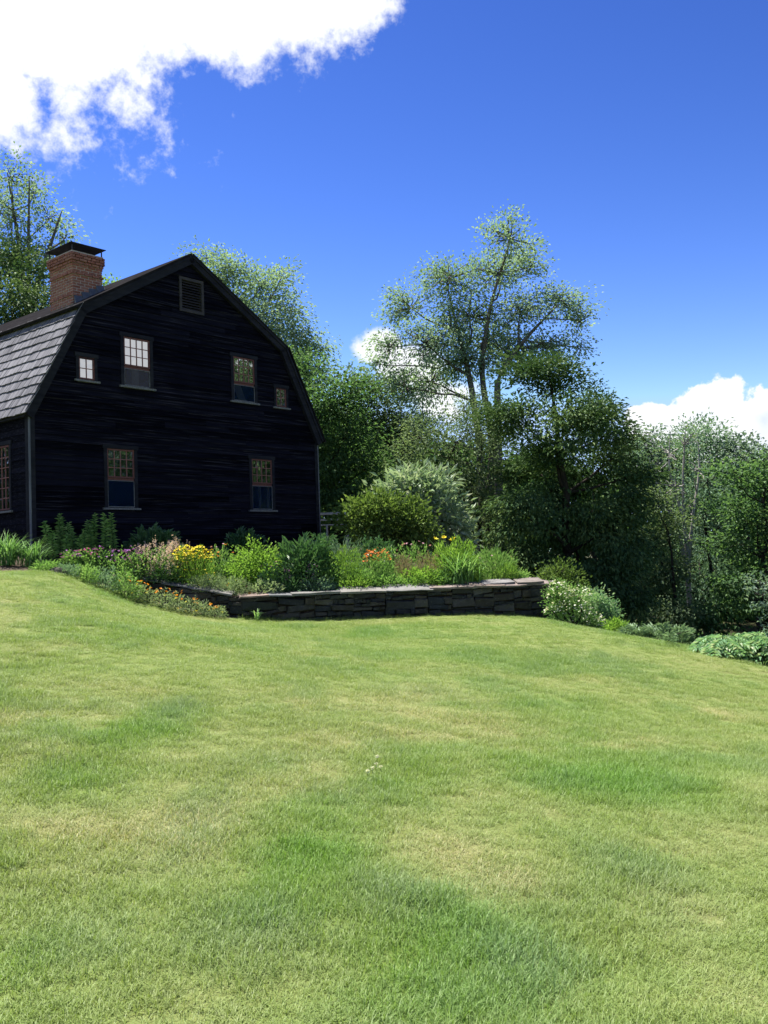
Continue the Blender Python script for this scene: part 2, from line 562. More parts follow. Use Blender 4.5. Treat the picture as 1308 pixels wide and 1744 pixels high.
def gz_exact(x, y):
    """height of the ground sheet itself (with its small bumps)"""
    i = np.clip(np.searchsorted(gx, x) - 1, 0, nx - 2); j = np.clip(np.searchsorted(gy, y) - 1, 0, ny - 2)
    a = (x - gx[i]) / (gx[i + 1] - gx[i]); b = (y - gy[j]) / (gy[j + 1] - gy[j])
    return (GZ[j, i] * (1 - a) + GZ[j, i + 1] * a) * (1 - b) + (GZ[j + 1, i] * (1 - a) + GZ[j + 1, i + 1] * a) * b

# raised bed soil behind the stone wall
SOIL = plain_mat('soil', (0.085, 0.062, 0.045), (0.035, 0.026, 0.02), 14, 0.95, 0.1, bstr=.8)
bx, by = np.arange(-8, 4.6, .15), np.arange(18.5, 28.3, .15)
BX, BY = np.meshgrid(bx, by)
BZ = bed_z(BX, BY) + (fbm(BX, BY, .4, 71) - .5) * .1
m_ = inside(BED, BX, BY)
q = (np.arange(BX.shape[0] - 1)[:, None] * BX.shape[1] + np.arange(BX.shape[1] - 1)[None])
ok = inside(BED, BX[:-1, :-1] + .075, BY[:-1, :-1] + .075)
ii = q[ok].ravel()
bedo = Geo().add(np.stack([BX, BY, BZ], -1).reshape(-1, 3), np.stack([ii, ii + 1, ii + BX.shape[1] + 1, ii + BX.shape[1]], 1)).obj('garden_bed', SOIL, smooth=True)
tag(bedo, 'brown soil of the raised flower bed', kind='structure')

# ------------------------------------------------------------------ the house
ZB = 1.70
root = thing('gambrel_house', 'dark stained clapboard house with a gambrel roof and brick chimney', 'house', (HC[0], HC[1], ZB), math.pi / 2 - GAX)
CLAP = wood_mat('dark_clapboard', (0.0006, 0.0008, 0.0036), (0.0072, 0.0074, 0.0160), (1.5, 10, 14), 0.7, 0.05, 1.1, (0.055, 0.053, 0.070))  # last colour: worn streaks that also paint in the lit board edges
BACK = plain_mat('dark_sheathing', (0.006, 0.005, 0.006))
TRIM = wood_mat('dark_trim', (0.008, 0.009, 0.015), (0.024, 0.025, 0.034), (2, 12, 12), 0.65, 0.12, 0.3)
CORNER = wood_mat('corner_lit_edge', (0.09, 0.10, 0.13), (0.20, 0.21, 0.24), (12, 12, 2), 0.55, 0.3, 0.2)  # paler tone that paints in the sunlit edge of the corner board
SHAKE = wood_mat('grey_shake', (0.060, 0.062, 0.075), (0.20, 0.20, 0.225), (30, 1.5, 8), 0.85, 0.15, 0.55)
REDP = plain_mat('faded_red_paint', (0.17, 0.068, 0.062), (0.10, 0.040, 0.040), 20, .6)
MUNT = plain_mat('muntin_paint', (0.29, 0.135, 0.125), (0.20, 0.09, 0.085), 20, .6)
SILL = plain_mat('weathered_sill', (0.20, 0.205, 0.22), (0.09, 0.09, 0.10), 25, .7)
CLOTH = plain_mat('curtain_cloth', (0.34, 0.36, 0.40), (0.24, 0.26, 0.30), 6, .9)
EAVE, BRK, APEX = (4.55, 4.87), (3.19, 7.41), (0.0, 9.29)      # outline of the roof edge: half width, height

def glass(name, mirror, tint, clear=0.0):
    m, n, out = new_mat(name)
    t = n.n('ShaderNodeTexCoord')
    oi = n.n('ShaderNodeObjectInfo')
    p = principled(n, tint, 0.5, 0.0)
    g = n.n('ShaderNodeBsdfGlossy')
    g.inputs['Roughness'].default_value = 0.015
    g.inputs['Color'].default_value = (1, 1, 1, 1)
    gg = n.n('ShaderNodeNewGeometry')
    b = n.n('ShaderNodeBump')
    b.inputs['Strength'].default_value = 0.14
    b.inputs['Distance'].default_value = 0.02
    n.l(n.noise(gg.outputs['Position'], 5.0, 2, .5), b.inputs['Height'])
    n.l(b.outputs[0], g.inputs['Normal'])
    base = p.outputs[0]
    if clear:
        tr = n.n('ShaderNodeBsdfTransparent')
        mm = n.n('ShaderNodeMixShader'); mm.inputs[0].default_value = clear
        n.l(base, mm.inputs[1]); n.l(tr.outputs[0], mm.inputs[2]); base = mm.outputs[0]
    mx = n.n('ShaderNodeMixShader'); mx.inputs[0].default_value = mirror
    n.l(base, mx.inputs[1]); n.l(g.outputs[0], mx.inputs[2])
    n.l(mx.outputs[0], out.inputs[0])
    return m

GLASS = glass('old_window_glass', 0.48, (0.008, 0.010, 0.013))
STORM = glass('storm_glass', 0.012, (0.006, 0.018, 0.05), 0.5)

def half_w(z, inset=0.13):
    """half width of the gable wall at world height z"""
    (ew, ez), (bw, bz), (aw, azz) = EAVE, BRK, APEX
    if z < ez + .12: return 4.4
    if z < bz: h = ew + (bw - ew) * (z - ez) / (bz - ez)
    else: h = bw + (aw - bw) * (z - bz) / (azz - bz)
    return max(min(h - inset, 4.4), 0)

# windows on the gable: kind, centre s, half width, bottom, mid rail, top
EXPO = 0.1385
Z0 = 1.97
def snap(z): return Z0 + round((z - Z0) / EXPO) * EXPO
WINS = [('tall', -2.15, .365, 2.89, 3.57, 4.24, None), ('tall', -1.64, .365, 5.78, 6.245, 6.93, 'strip'), ('tall', 1.71, .365, 5.77, 6.255, 6.93, 'drape'),
        ('tall', 2.25, .365, 2.90, 3.59, 4.245, 'pale'), ('small', -2.995, .20, 5.78, None, 6.28, None), ('small', 3.04, .19, 5.755, None, 6.265, None)]
VENT = (0.03, .36, 7.87, 8.70)

wall = Geo()
boards = []
nz = int((APEX[1] - .15 - Z0) / EXPO)
for i in range(nz + 1):
    z0 = Z0 + i * EXPO; z1 = z0 + EXPO
    hb, ht = half_w(z0), half_w(z1)
    if hb < .1: break
    cuts = []
    zm = (z0 + z1) / 2
    for (k, s, hw, zb, zmid, zt, c) in WINS:
        if zb - .02 < zm < zt + .02: cuts.append((s - hw - .02, s + hw + .02))
    if VENT[2] < zm < VENT[3]: cuts.append((VENT[0] - VENT[1], VENT[0] + VENT[1]))
    cuts.sort()
    xs = [-1] + [c for cc in cuts for c in cc] + [1]
    for a in range(0, len(xs), 2):
        lb, lt = (-hb, -ht) if a == 0 else (xs[a], xs[a])
        rb, rt = (hb, ht) if a == len(xs) - 2 else (xs[a + 1], xs[a + 1])
        wall.hexa([(lb, .125, z0 - ZB), (rb, .125, z0 - ZB), (rb, .22, z0 - ZB), (lb, .22, z0 - ZB), (lt, .125, z1 - ZB), (rt, .125, z1 - ZB), (rt, .22, z1 - ZB), (lt, .22, z1 - ZB)])
        # boards of 1.8 to 4 m, butted
        x = lb
        segs = []
        while x < rb - .001:
            L = random.uniform(1.7, 4.2)
            e = rb if x + L > rb - .7 else x + L
            segs.append((x, e)); x = e
        for (p0, p1) in segs:
            boards.append((p0, lt if p0 == lb else p0, p1, rt if p1 == rb else p1, z0, z1))
wall.box(-4.4, 4.4, .125, .22, 1.4 - ZB, Z0 - ZB)
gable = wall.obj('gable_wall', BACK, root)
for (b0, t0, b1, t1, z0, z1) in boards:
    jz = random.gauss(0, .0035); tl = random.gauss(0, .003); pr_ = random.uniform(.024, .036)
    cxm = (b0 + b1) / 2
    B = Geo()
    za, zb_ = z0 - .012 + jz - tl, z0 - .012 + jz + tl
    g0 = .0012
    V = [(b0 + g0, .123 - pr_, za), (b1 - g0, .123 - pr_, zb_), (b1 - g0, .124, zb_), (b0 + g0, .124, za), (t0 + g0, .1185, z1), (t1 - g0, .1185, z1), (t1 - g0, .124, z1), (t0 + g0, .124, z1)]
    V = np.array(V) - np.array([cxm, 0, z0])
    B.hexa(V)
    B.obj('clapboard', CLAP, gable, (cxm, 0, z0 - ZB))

# side and back walls
DEPTH = 11.0
SW = (.95, 1.68, 2.85, 4.28)            # window on the left wall: depth from, to, bottom, top
side = Geo()
z = 1.4
side_boards = []
k = 0
for i in range(-3, 24):
    z0 = Z0 + i * EXPO; z1 = z0 + EXPO
    if z0 > 4.95: break
    zm = (z0 + z1) / 2
    ivs = [(.22, SW[0] - .02), (SW[1] + .02, DEPTH)] if SW[2] < zm < SW[3] else [(.22, DEPTH)]
    for (d0, d1) in ivs:
        side.box(-4.4, -4.3, d0, d1, z0 - ZB, z1 - ZB)
        if i >= 0:
            x = d0 - .09 if d0 < .3 else d0
            while x < min(d1, 5.5) - .01:
                L = random.uniform(1.5, 3.6); e = d1 if x + L > d1 - .6 else x + L
                side_boards.append((x, e, z0, z1)); x = e
lw = side.obj('side_wall', BACK, root)
for (d0, d1, z0, z1) in side_boards:
    jz = random.gauss(0, .003)
    V = np.array([(-4.4 - .022, d0, z0 - .01 + jz), (-4.401, d0, z0 - .01 + jz), (-4.401, d1, z0 - .01 + jz), (-4.4 - .022, d1, z0 - .01 + jz),
                  (-4.4055, d0, z1), (-4.401, d0, z1), (-4.401, d1, z1), (-4.4055, d1, z1)])
    c = np.array([-4.4, (d0 + d1) / 2, z0])
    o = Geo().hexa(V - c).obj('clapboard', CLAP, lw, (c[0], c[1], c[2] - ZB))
bw_ = Geo()
bw_.box(4.3, 4.4, .22, DEPTH, 1.2 - ZB, 5.1 - ZB)
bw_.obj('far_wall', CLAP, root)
bk = Geo()
pts = [(-4.4, 1.2), (4.4, 1.2), (4.4, 4.95), (3.06, 7.35), (0, 9.15), (-3.06, 7.35), (-4.4, 4.95)]
V = [(x, y, z - ZB) for y in (DEPTH, DEPTH + .1) for (x, z) in pts]
bk.add(V, [[0, 1, 2, 3, 4, 5, 6][::-1], [7, 8, 9, 10, 11, 12, 13]])
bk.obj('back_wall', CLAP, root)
# fieldstone footing under the gable
STONE = rock_mat('wall_stone', [(0.022, 0.027, 0.030), (0.042, 0.046, 0.046), (0.034, 0.033, 0.030), (0.085, 0.078, 0.066), (0.028, 0.034, 0.042), (0.055, 0.047, 0.039), (0.10, 0.10, 0.095)], 5)
ft = Geo()
ft.box(-4.44, 4.44, .10, .26, 1.1 - ZB, Z0 - .03 - ZB)
ft.box(-4.44, -4.28, .26, DEPTH, 1.1 - ZB, Z0 - .03 - ZB)
ft.obj('foundation', STONE, root)

# roof: four slabs, shakes on the steep slope that faces the lawn's left
def slab(p, q, y0, y1, th):
    """slab between profile points p and q (s, z), thickness th outwards"""
    d = np.array([q[0] - p[0], q[1] - p[1]]); d = d / np.linalg.norm(d)
    nrm = np.array([-d[1], d[0]])
    P = [np.array(p), np.array(q), np.array(q) + nrm * th, np.array(p) + nrm * th]
    return [(P[0][0], y0, P[0][1] - ZB), (P[1][0], y0, P[1][1] - ZB), (P[1][0], y1, P[1][1] - ZB), (P[0][0], y1, P[0][1] - ZB),
            (P[3][0], y0, P[3][1] - ZB), (P[2][0], y0, P[2][1] - ZB), (P[2][0], y1, P[2][1] - ZB), (P[3][0], y1, P[3][1] - ZB)]
ROOFM = wood_mat('old_roof_shingle', (0.008, 0.008, 0.010), (0.026, 0.025, 0.027), (6, 14, 14), 0.95, 0.0, 0.2)
rf = Geo()
T = .07
E_l, B_l, A_ = (-4.55, 4.87), (-3.19, 7.41), (0, 9.29)
E_r, B_r = (4.55, 4.87), (3.19, 7.41)
rf.hexa(slab(E_l, B_l, .02, DEPTH + .2, -.09))
rf.hexa(slab(B_r, E_r, .02, DEPTH + .2, -.09))
rf.hexa(slab((-3.30, 7.345), (0.0, 9.29), -.03, DEPTH + .2, .06))
rf.hexa(slab((0.0, 9.29), (3.30, 7.345), -.03, DEPTH + .2, .06))
rf.hexa(slab((3.27, 7.43), (4.63, 4.86), -.03, DEPTH + .2, .035))
roof = rf.obj('roof', ROOFM, root)

dl = np.array([B_l[0] - E_l[0], B_l[1] - E_l[1]]); Ls = np.linalg.norm(dl); dl = dl / Ls
nl = np.array([-dl[1], dl[0]])            # outwards
variants = []
for k in range(7):
    wv = .10 + .024 * k
    th0 = .016 + .003 * (k % 3)
    V = np.array([(-wv / 2, 0, 0), (wv / 2, 0, 0), (wv / 2, .42, 0), (-wv / 2, .42, 0), (-wv / 2, random.uniform(-.008, .008), th0 + .008), (wv / 2, random.uniform(-.008, .008), th0 + .006), (wv / 2, .42, .004), (-wv / 2, .42, .004)])
    variants.append((wv, V, Geo().hexa(V).mesh('shake', SHAKE)))
# shake frame: local x along the roof (house +y), local y up the slope, local z outwards
Mx = Matrix(((0, dl[0], nl[0]), (1, 0, 0), (0, dl[1], nl[1])))
rest = Geo()
ROWS = 11
ex = Ls / ROWS
for r in range(ROWS):
    y = -.04 + random.uniform(-.05, 0)
    u = r * ex - .03
    while y < DEPTH + .2:
        k = random.randrange(7)
        wv, V, me = variants[k]
        c = y + wv / 2 + .004
        du = u + random.uniform(-.012, .014)
        pos = np.array([E_l[0], 0, E_l[1] - ZB]) + np.array([dl[0], 0, dl[1]]) * du + np.array([nl[0], 0, nl[1]]) * .004 + np.array([0, c, 0])
        rot = Mx @ Matrix.Rotation(random.gauss(-.045, .008), 3, 'X') @ Matrix.Rotation(random.gauss(0, .012), 3, 'Z')
        if y < 3.4:
            o = link('shake', me, roof)
            o.matrix_local = Matrix.Translation(pos) @ rot.to_4x4()
        else:
            R3 = np.array(rot)
            rest.hexa(V @ R3.T + pos)
        y += wv + random.uniform(.002, .008)
ro = rest.obj('shakes_beyond', SHAKE, roof)
ro['kind'] = 'stuff'

# rake boards along the gable edge
def rake(p, q, y0, y1, off, wd, name='rake_board'):
    d = np.array([q[0] - p[0], q[1] - p[1]]); d = d / np.linalg.norm(d)
    nrm = np.array([d[1], -d[0]])
    if nrm[1] > 0: nrm = -nrm
    P = [np.array(p) + nrm * off, np.array(q) + nrm * off, np.array(q) + nrm * (off + wd), np.array(p) + nrm * (off + wd)]
    V = [(P[3][0], y0, P[3][1] - ZB), (P[2][0], y0, P[2][1] - ZB), (P[2][0], y1, P[2][1] - ZB), (P[3][0], y1, P[3][1] - ZB),
         (P[0][0], y0, P[0][1] - ZB), (P[1][0], y0, P[1][1] - ZB), (P[1][0], y1, P[1][1] - ZB), (P[0][0], y1, P[0][1] - ZB)]
    Geo().hexa(V).obj(name, TRIM, root)
for sg in (-1, 1):
    e, b = (sg * 4.53, 4.85), (sg * 3.17, 7.40)
    rake(e, b, .0, .10, .015, .17)
    rake(b, (sg * 0.004, 9.285), .0, .10, .01, .17)
    rake((sg * 4.55, 4.90), (sg * 3.195, 7.43), -.03, .0, -.012, .065, 'rake_moulding')
    rake((sg * 3.22, 7.40), (sg * 0.004, 9.30), -.03, .0, -.005, .06, 'rake_moulding')
# eave board and corner boards
Geo().box(-4.52, -4.42, .10, DEPTH, 4.80 - ZB, 4.93 - ZB).obj('eave_board', TRIM, root)
for sg in (-1, 1):
    Geo().box(4.397 if sg > 0 else -4.432, 4.432 if sg > 0 else -4.397, .082, .112, 1.9 - ZB, 4.86 - ZB).obj('corner_lit_strip', CORNER, root)  # thin pale strip standing in for sun on the board's edge
    Geo().box(4.397 if sg > 0 else -4.428, 4.428 if sg > 0 else -4.397, .113, .26, 1.9 - ZB, 4.84 - ZB).obj('corner_board', TRIM, root)
    Geo().box(4.29 if sg > 0 else -4.394, 4.394 if sg > 0 else -4.29, .088, .12, 1.9 - ZB, 4.82 - ZB).obj('corner_board', TRIM, root)

def window(kind, s, hw, zb, zmid, zt, cur, plane=None):
    """casing mesh with its sash, muntins, panes, sill, storm pane and curtain; plane maps (x, y, z) to the wall it sits in"""
    P = plane or (lambda V: V)
    def part(gm_, name, mat, par):
        o = gm_.obj(name, mat, par)
        return o
    def mk(*boxes):
        g = Geo()
        for b in boxes:
            V = np.array([(b[0], b[2], b[4]), (b[1], b[2], b[4]), (b[1], b[3], b[4]), (b[0], b[3], b[4]), (b[0], b[2], b[5]), (b[1], b[2], b[5]), (b[1], b[3], b[5]), (b[0], b[3], b[5])], float)
            V[:, 2] -= ZB
            g.hexa(P(V))
        return g
    cw = .085 if kind == 'tall' else .07
    x0, x1 = s - hw, s + hw
    win = part(mk((x0 - cw, x0, .085, .20, zb - .02, zt + .01), (x1, x1 + cw, .085, .20, zb - .02, zt + .01), (x0 - cw - .03, x1 + cw + .03, .075, .20, zt + .01, zt + .10)), 'window', TRIM, root)
    part(mk((x0 - cw - .05, x1 + cw + .05, .045, .20, zb - .065, zb - .021)), 'sill', SILL, win)
    sb = zmid if kind == 'tall' else zb
    fw = .035
    part(mk((x0, x0 + fw, .098, .135, sb, zt), (x1 - fw, x1, .098, .135, sb, zt), (x0 + fw, x1 - fw, .098, .135, zt - fw, zt), (x0 + fw, x1 - fw, .098, .135, sb, sb + fw)), 'sash', REDP, win)
    nc, nr = (4, 3) if kind == 'tall' else (2, 2)
    if kind == 'side': nc, nr = 4, 6
    gx0, gx1, gz0, gz1 = x0 + fw, x1 - fw, sb + fw, zt - fw
    mw = .016
    for c in range(1, nc):
        x = gx0 + (gx1 - gx0) * c / nc
        part(mk((x - mw / 2, x + mw / 2, .102, .13, gz0, gz1)), 'muntin', MUNT, win)
    for r in range(1, nr):
        zz = gz0 + (gz1 - gz0) * r / nr
        part(mk((gx0, gx1, .104, .128, zz - mw / 2, zz + mw / 2)), 'muntin', MUNT, win)
    for c in range(nc):
        for r in range(nr):
            xa, xb = gx0 + (gx1 - gx0) * c / nc, gx0 + (gx1 - gx0) * (c + 1) / nc
            za, zc = gz0 + (gz1 - gz0) * r / nr, gz0 + (gz1 - gz0) * (r + 1) / nr
            t1, t2 = random.gauss(0, .0008), random.gauss(0, .0008)
            g = Geo()
            V = np.array([(xa, .116 + t1, za), (xb, .116 - t1, za), (xb, .119 - t1, za), (xa, .119 + t1, za), (xa, .116 + t2, zc), (xb, .116 + t2, zc), (xb, .119 + t2, zc), (xa, .119 + t2, zc)])
            V[:, 2] -= ZB
            part(g.hexa(P(V)), 'pane', GLASS, win)
    if kind == 'tall':
        # the lower sash is raised behind the upper one: its rail, and a storm pane below
        part(mk((x0, x1, .125, .155, zmid - .055, zmid - .006)), 'sash_rail', REDP, win)
        part(mk((x0 + .004, x0 + .02, .10, .12, zb, zmid - .06), (x1 - .02, x1 - .004, .10, .12, zb, zmid - .06), (x0 + .02, x1 - .02, .10, .12, zmid - .075, zmid - .06), (x0 + .02, x1 - .02, .10, .12, zb - .005, zb + .016)), 'storm_frame', SILL, win)
        part(mk((x0 + .02, x1 - .02, .108, .112, zb + .016, zmid - .075)), 'storm_pane', STORM, win)
        zc0, zc1 = zb, zmid - .05
        if cur == 'strip':
            part(mk((s - .09, s + .10, .19, .2, zc0, zc1)), 'curtain', CLOTH, win)
        elif cur == 'drape':
            V = np.array([(x0 + .02, .18, zc1), (x0 + .30, .18, zc1), (x0 + .30, .19, zc1), (x0 + .02, .19, zc1), (x0 + .25, .18, zc0), (x0 + .50, .18, zc0), (x0 + .50, .19, zc0), (x0 + .25, .19, zc0)])
            V[:, 2] -= ZB
            part(Geo().hexa(P(V)), 'curtain', CLOTH, win)
        elif cur == 'pale':
            part(mk((s - .06, s + .02, .19, .2, zc0, zc1), (x1 - .12, x1 - .03, .19, .2, zc0, zc1)), 'curtain', CLOTH, win)
    return win

for wn in WINS: window(*wn)
def side_plane(V):
    V = np.array(V, float)
    o = V.copy()
    o[:, 0] = -4.4 + (V[:, 1] - .12)
    o[:, 1] = V[:, 0]
    return o
window('side', (SW[0] + SW[1]) / 2, (SW[1] - SW[0]) / 2, SW[2], None, SW[3], None, side_plane)
# louvred vent under the peak
vx0, vx1, vz0, vz1 = VENT[0] - VENT[1], VENT[0] + VENT[1], VENT[2] - ZB, VENT[3] - ZB
g = Geo()
for b in ((vx0 - .02, vx0 + .05, .075, .2, vz0 - .03, vz1 + .02), (vx1 - .05, vx1 + .02, .075, .2, vz0 - .03, vz1 + .02), (vx0 + .05, vx1 - .05, .075, .2, vz1 - .05, vz1 + .02), (vx0 + .05, vx1 - .05, .075, .2, vz0 - .03, vz0 + .04)): g.box(*b)
LOUV = wood_mat('louvre_wood', (0.022, 0.021, 0.026), (0.055, 0.050, 0.056), (4, 14, 14), .7, .2, .4)
vent = g.obj('vent', LOUV, root)
for i in range(11):
    zc = vz0 + .075 + i * (vz1 - vz0 - .11) / 10.6
    V = np.array([(vx0 + .05, .10, zc - .03), (vx1 - .05, .10, zc - .03), (vx1 - .05, .106, zc - .036), (vx0 + .05, .106, zc - .036),
                  (vx0 + .05, .155, zc + .022), (vx1 - .05, .155, zc + .022), (vx1 - .05, .161, zc + .016), (vx0 + .05, .161, zc + .016)])
    Geo().hexa(V[[0, 1, 2, 3, 4, 5, 6, 7]]).obj('slat', LOUV, vent)

# chimney
BRICK = rock_mat('brick', [(0.30, 0.115, 0.085), (0.38, 0.165, 0.125), (0.33, 0.14, 0.11), (0.41, 0.205, 0.16), (0.26, 0.11, 0.095)], 20, .9)
MORT = plain_mat('mortar', (0.46, 0.40, 0.37), (0.34, 0.29, 0.27), 18, .95)
LEAD = plain_mat('lead_flashing', (0.07, 0.08, 0.10), (0.11, 0.12, 0.14), 9, .5)
IRON = plain_mat('black_iron', (0.010, 0.011, 0.014), (0.02, 0.02, 0.024), 12, .5, .3)
cx0, cx1, cy0, cy1 = -2.60, -1.80, 1.25, 2.27
zc0, ztop = 7.30, 9.10
ch = Geo()
ch.box(cx0 + .004, cx1 - .02, cy0 + .004, cy1 - .02, zc0 - ZB, ztop - .01 - ZB)
chim = ch.obj('chimney', MORT, root)
bme = {}
def brick_mesh(L, D_, Hh):
    key = (round(L, 3), round(D_, 3))
    if key not in bme:
        e = .004
        V = np.array([(-L / 2, 0, 0), (L / 2, 0, 0), (L / 2, D_, 0), (-L / 2, D_, 0), (-L / 2, 0, Hh), (L / 2, 0, Hh), (L / 2, D_, Hh), (-L / 2, D_, Hh)])
        V = V + rng.normal(0, .0015, V.shape)
        bme[key] = Geo().hexa(V).mesh('brick', BRICK)
    return bme[key]
CH, BH = .0665, .052
ncour = int((ztop - 7.62) / CH)
for c in range(ncour):
    zb = ztop - (c + 1) * CH
    out_ = [.055, .055, .055, .03, .012, .0, .0, .03][c] if c < 8 else (0.02 if c == 15 else 0)
    if c in (5, 6): out_ = .0
    X0, X1, Y0, Y1 = cx0 - out_, cx1 + out_, cy0 - out_, cy1 + out_
    sh = (c % 2) * .105
    def run(p, q, fixed, face):
        x = p - sh * .99
        while x < q - .03:
            a, b = max(x, p), min(x + .205, q)
            if b - a > .035:
                a += .007 if a > p + .001 else 0
                b -= .007 if b < q - .001 else 0
                L = b - a
                o = link('brick', brick_mesh(round(L, 3), .09, BH), chim)
                m = (a + b) / 2
                j = random.gauss(-.002, .0015)
                if face == 'f': o.location = (m, fixed + j, zb + .005 - ZB); rzz = 0
                elif face == 'b': o.location = (m, fixed + j, zb + .005 - ZB); rzz = math.pi
                elif face == 'l': o.location = (fixed + j, m, zb + .005 - ZB); rzz = -math.pi / 2
                else: o.location = (fixed + j, m, zb + .005 - ZB); rzz = math.pi / 2
                o.rotation_euler = (0, random.gauss(0, .004), rzz + random.gauss(0, .006))
            x += .215
    # faces that the roof does not bury
    run(X0, X1, Y0, 'f')
    run(Y0 + .092, Y1, X0, 'l')
# brick veneer of the two far faces, plain
Geo().box(cx1 - .02, cx1 + .004, cy0 + .1, cy1, 7.4 - ZB, ztop - .02 - ZB).obj('brick_face', BRICK, chim)
Geo().box(cx0 + .1, cx1 - .021, cy1 - .02, cy1 + .004, 7.4 - ZB, ztop - .02 - ZB).obj('brick_face', BRICK, chim)
Geo().box(cx0 - .03, cx1 + .03, cy0 - .03, cy1 + .03, ztop - ZB, ztop + .03 - ZB).obj('mortar_crown', MORT, chim)
# lead flashing stepping up the roof
for i in range(4):
    xs_ = cx0 + .02 + i * .2
    zr = 9.29 - .589 * abs(xs_ + .1) + .04
    Geo().hexa([(xs_, cy0 - .10, zr - .05 - ZB), (xs_ + .21, cy0 - .10, zr + .07 - ZB), (xs_ + .21, cy0 - .012, zr + .07 - ZB), (xs_, cy0 - .012, zr - .05 - ZB),
                (xs_, cy0 - .018, zr + .17 - ZB), (xs_ + .21, cy0 - .018, zr + .2 - ZB), (xs_ + .21, cy0 - .006, zr + .2 - ZB), (xs_, cy0 - .006, zr + .17 - ZB)]).obj('flashing', LEAD, chim)
Geo().box(cx0 - .05, cx0 + .02, cy0 - .03, cy1 + .03, 7.71 - ZB, 7.78 - ZB).obj('flashing', MORT, chim)
# rain cap on four iron posts
for ax in (cx0 + .0, cx1 - .0):
    for ay in (cy0 + .0, cy1 - .0):
        Geo().box(ax - .012, ax + .012, ay - .012, ay + .012, ztop + .03 - ZB, ztop + .20 - ZB).obj('cap_post', IRON, chim)
mxm, mym = (cx0 + cx1) / 2, (cy0 + cy1) / 2
zc = ztop + .2 - ZB
V = [(cx0 - .08, cy0 - .08, zc), (cx1 + .08, cy0 - .08, zc), (cx1 + .08, cy1 + .08, zc), (cx0 - .08, cy1 + .08, zc),
     (cx0 - .08, cy0 - .08, zc + .015), (cx1 + .08, cy0 - .08, zc + .015), (cx1 + .08, cy1 + .08, zc + .015), (cx0 - .08, cy1 + .08, zc + .015), (mxm, mym, zc + .06), (mxm, mym, zc + .075)]
g = Geo().add(V, [(1, 0, 8), (2, 1, 8), (3, 2, 8), (0, 3, 8), (4, 5, 9), (5, 6, 9), (6, 7, 9), (7, 4, 9)])
g.add(V, [(0, 1, 5, 4), (1, 2, 6, 5), (2, 3, 7, 6), (3, 0, 4, 7)])
g.obj('rain_cap', IRON, chim)

#PART2
# ------------------------------------------------------------------ dry-stone retaining wall
def stone_mesh(k):
    """a rough block of unit length, depth and height with a bulging face"""
    r = np.random.default_rng(900 + k)
    V = [(-.5, .06, 0), (.5, .06, 0), (.5, 1, 0), (-.5, 1, 0), (-.5, .06, 1), (.5, .06, 1), (.5, 1, 1), (-.5, 1, 1)]
    V = np.array(V) + r.normal(0, 1, (8, 3)) * np.array([.035, .05, .09])
    t = r.uniform(.35, .65)
    I = np.array([(-.44, -.02, .14), (t - .5, -.07, .10), (.44, -.02, .14), (.45, 0, .84), (t - .5, -.05, .9), (-.44, 0, .86)]) + r.normal(0, 1, (6, 3)) * np.array([.03, .05, .05])
    V = np.concatenate([V, I])
    g = Geo()
    g.add(V, [(2, 1, 0, 3), (4, 5, 6, 7), (1, 2, 6, 5), (2, 3, 7, 6), (3, 0, 4, 7), (0, 1, 9, 8), (4, 12, 11, 5), (8, 9, 12, 13)][0:5])
    g2 = [(0, 1, 10, 9), (8, 0, 9, 9), ]
    g.add(V, [(0, 9, 8), (0, 1, 9), (1, 10, 9), (1, 5, 10), (5, 11, 10), (5, 4, 12), (5, 12, 11), (4, 13, 12), (4, 0, 13), (0, 8, 13)])
    g.add(V, [(8, 9, 12, 13), (9, 10, 11, 12)])
    return g.mesh('stone', STONE)
SM = [stone_mesh(k) for k in range(16)]
wall_o = thing('stone_wall', 'dark dry-stone retaining wall with flat cap slabs, in front of the flower bed', 'stone wall', (0.25, 19.3, .2))
wl = Vector(wall_o.location)
CAPS = rock_mat('cap_slab', [(0.15, 0.147, 0.145), (0.25, 0.185, 0.165), (0.19, 0.19, 0.20), (0.27, 0.21, 0.185), (0.14, 0.15, 0.165), (0.21, 0.20, 0.19)], 4, .85)

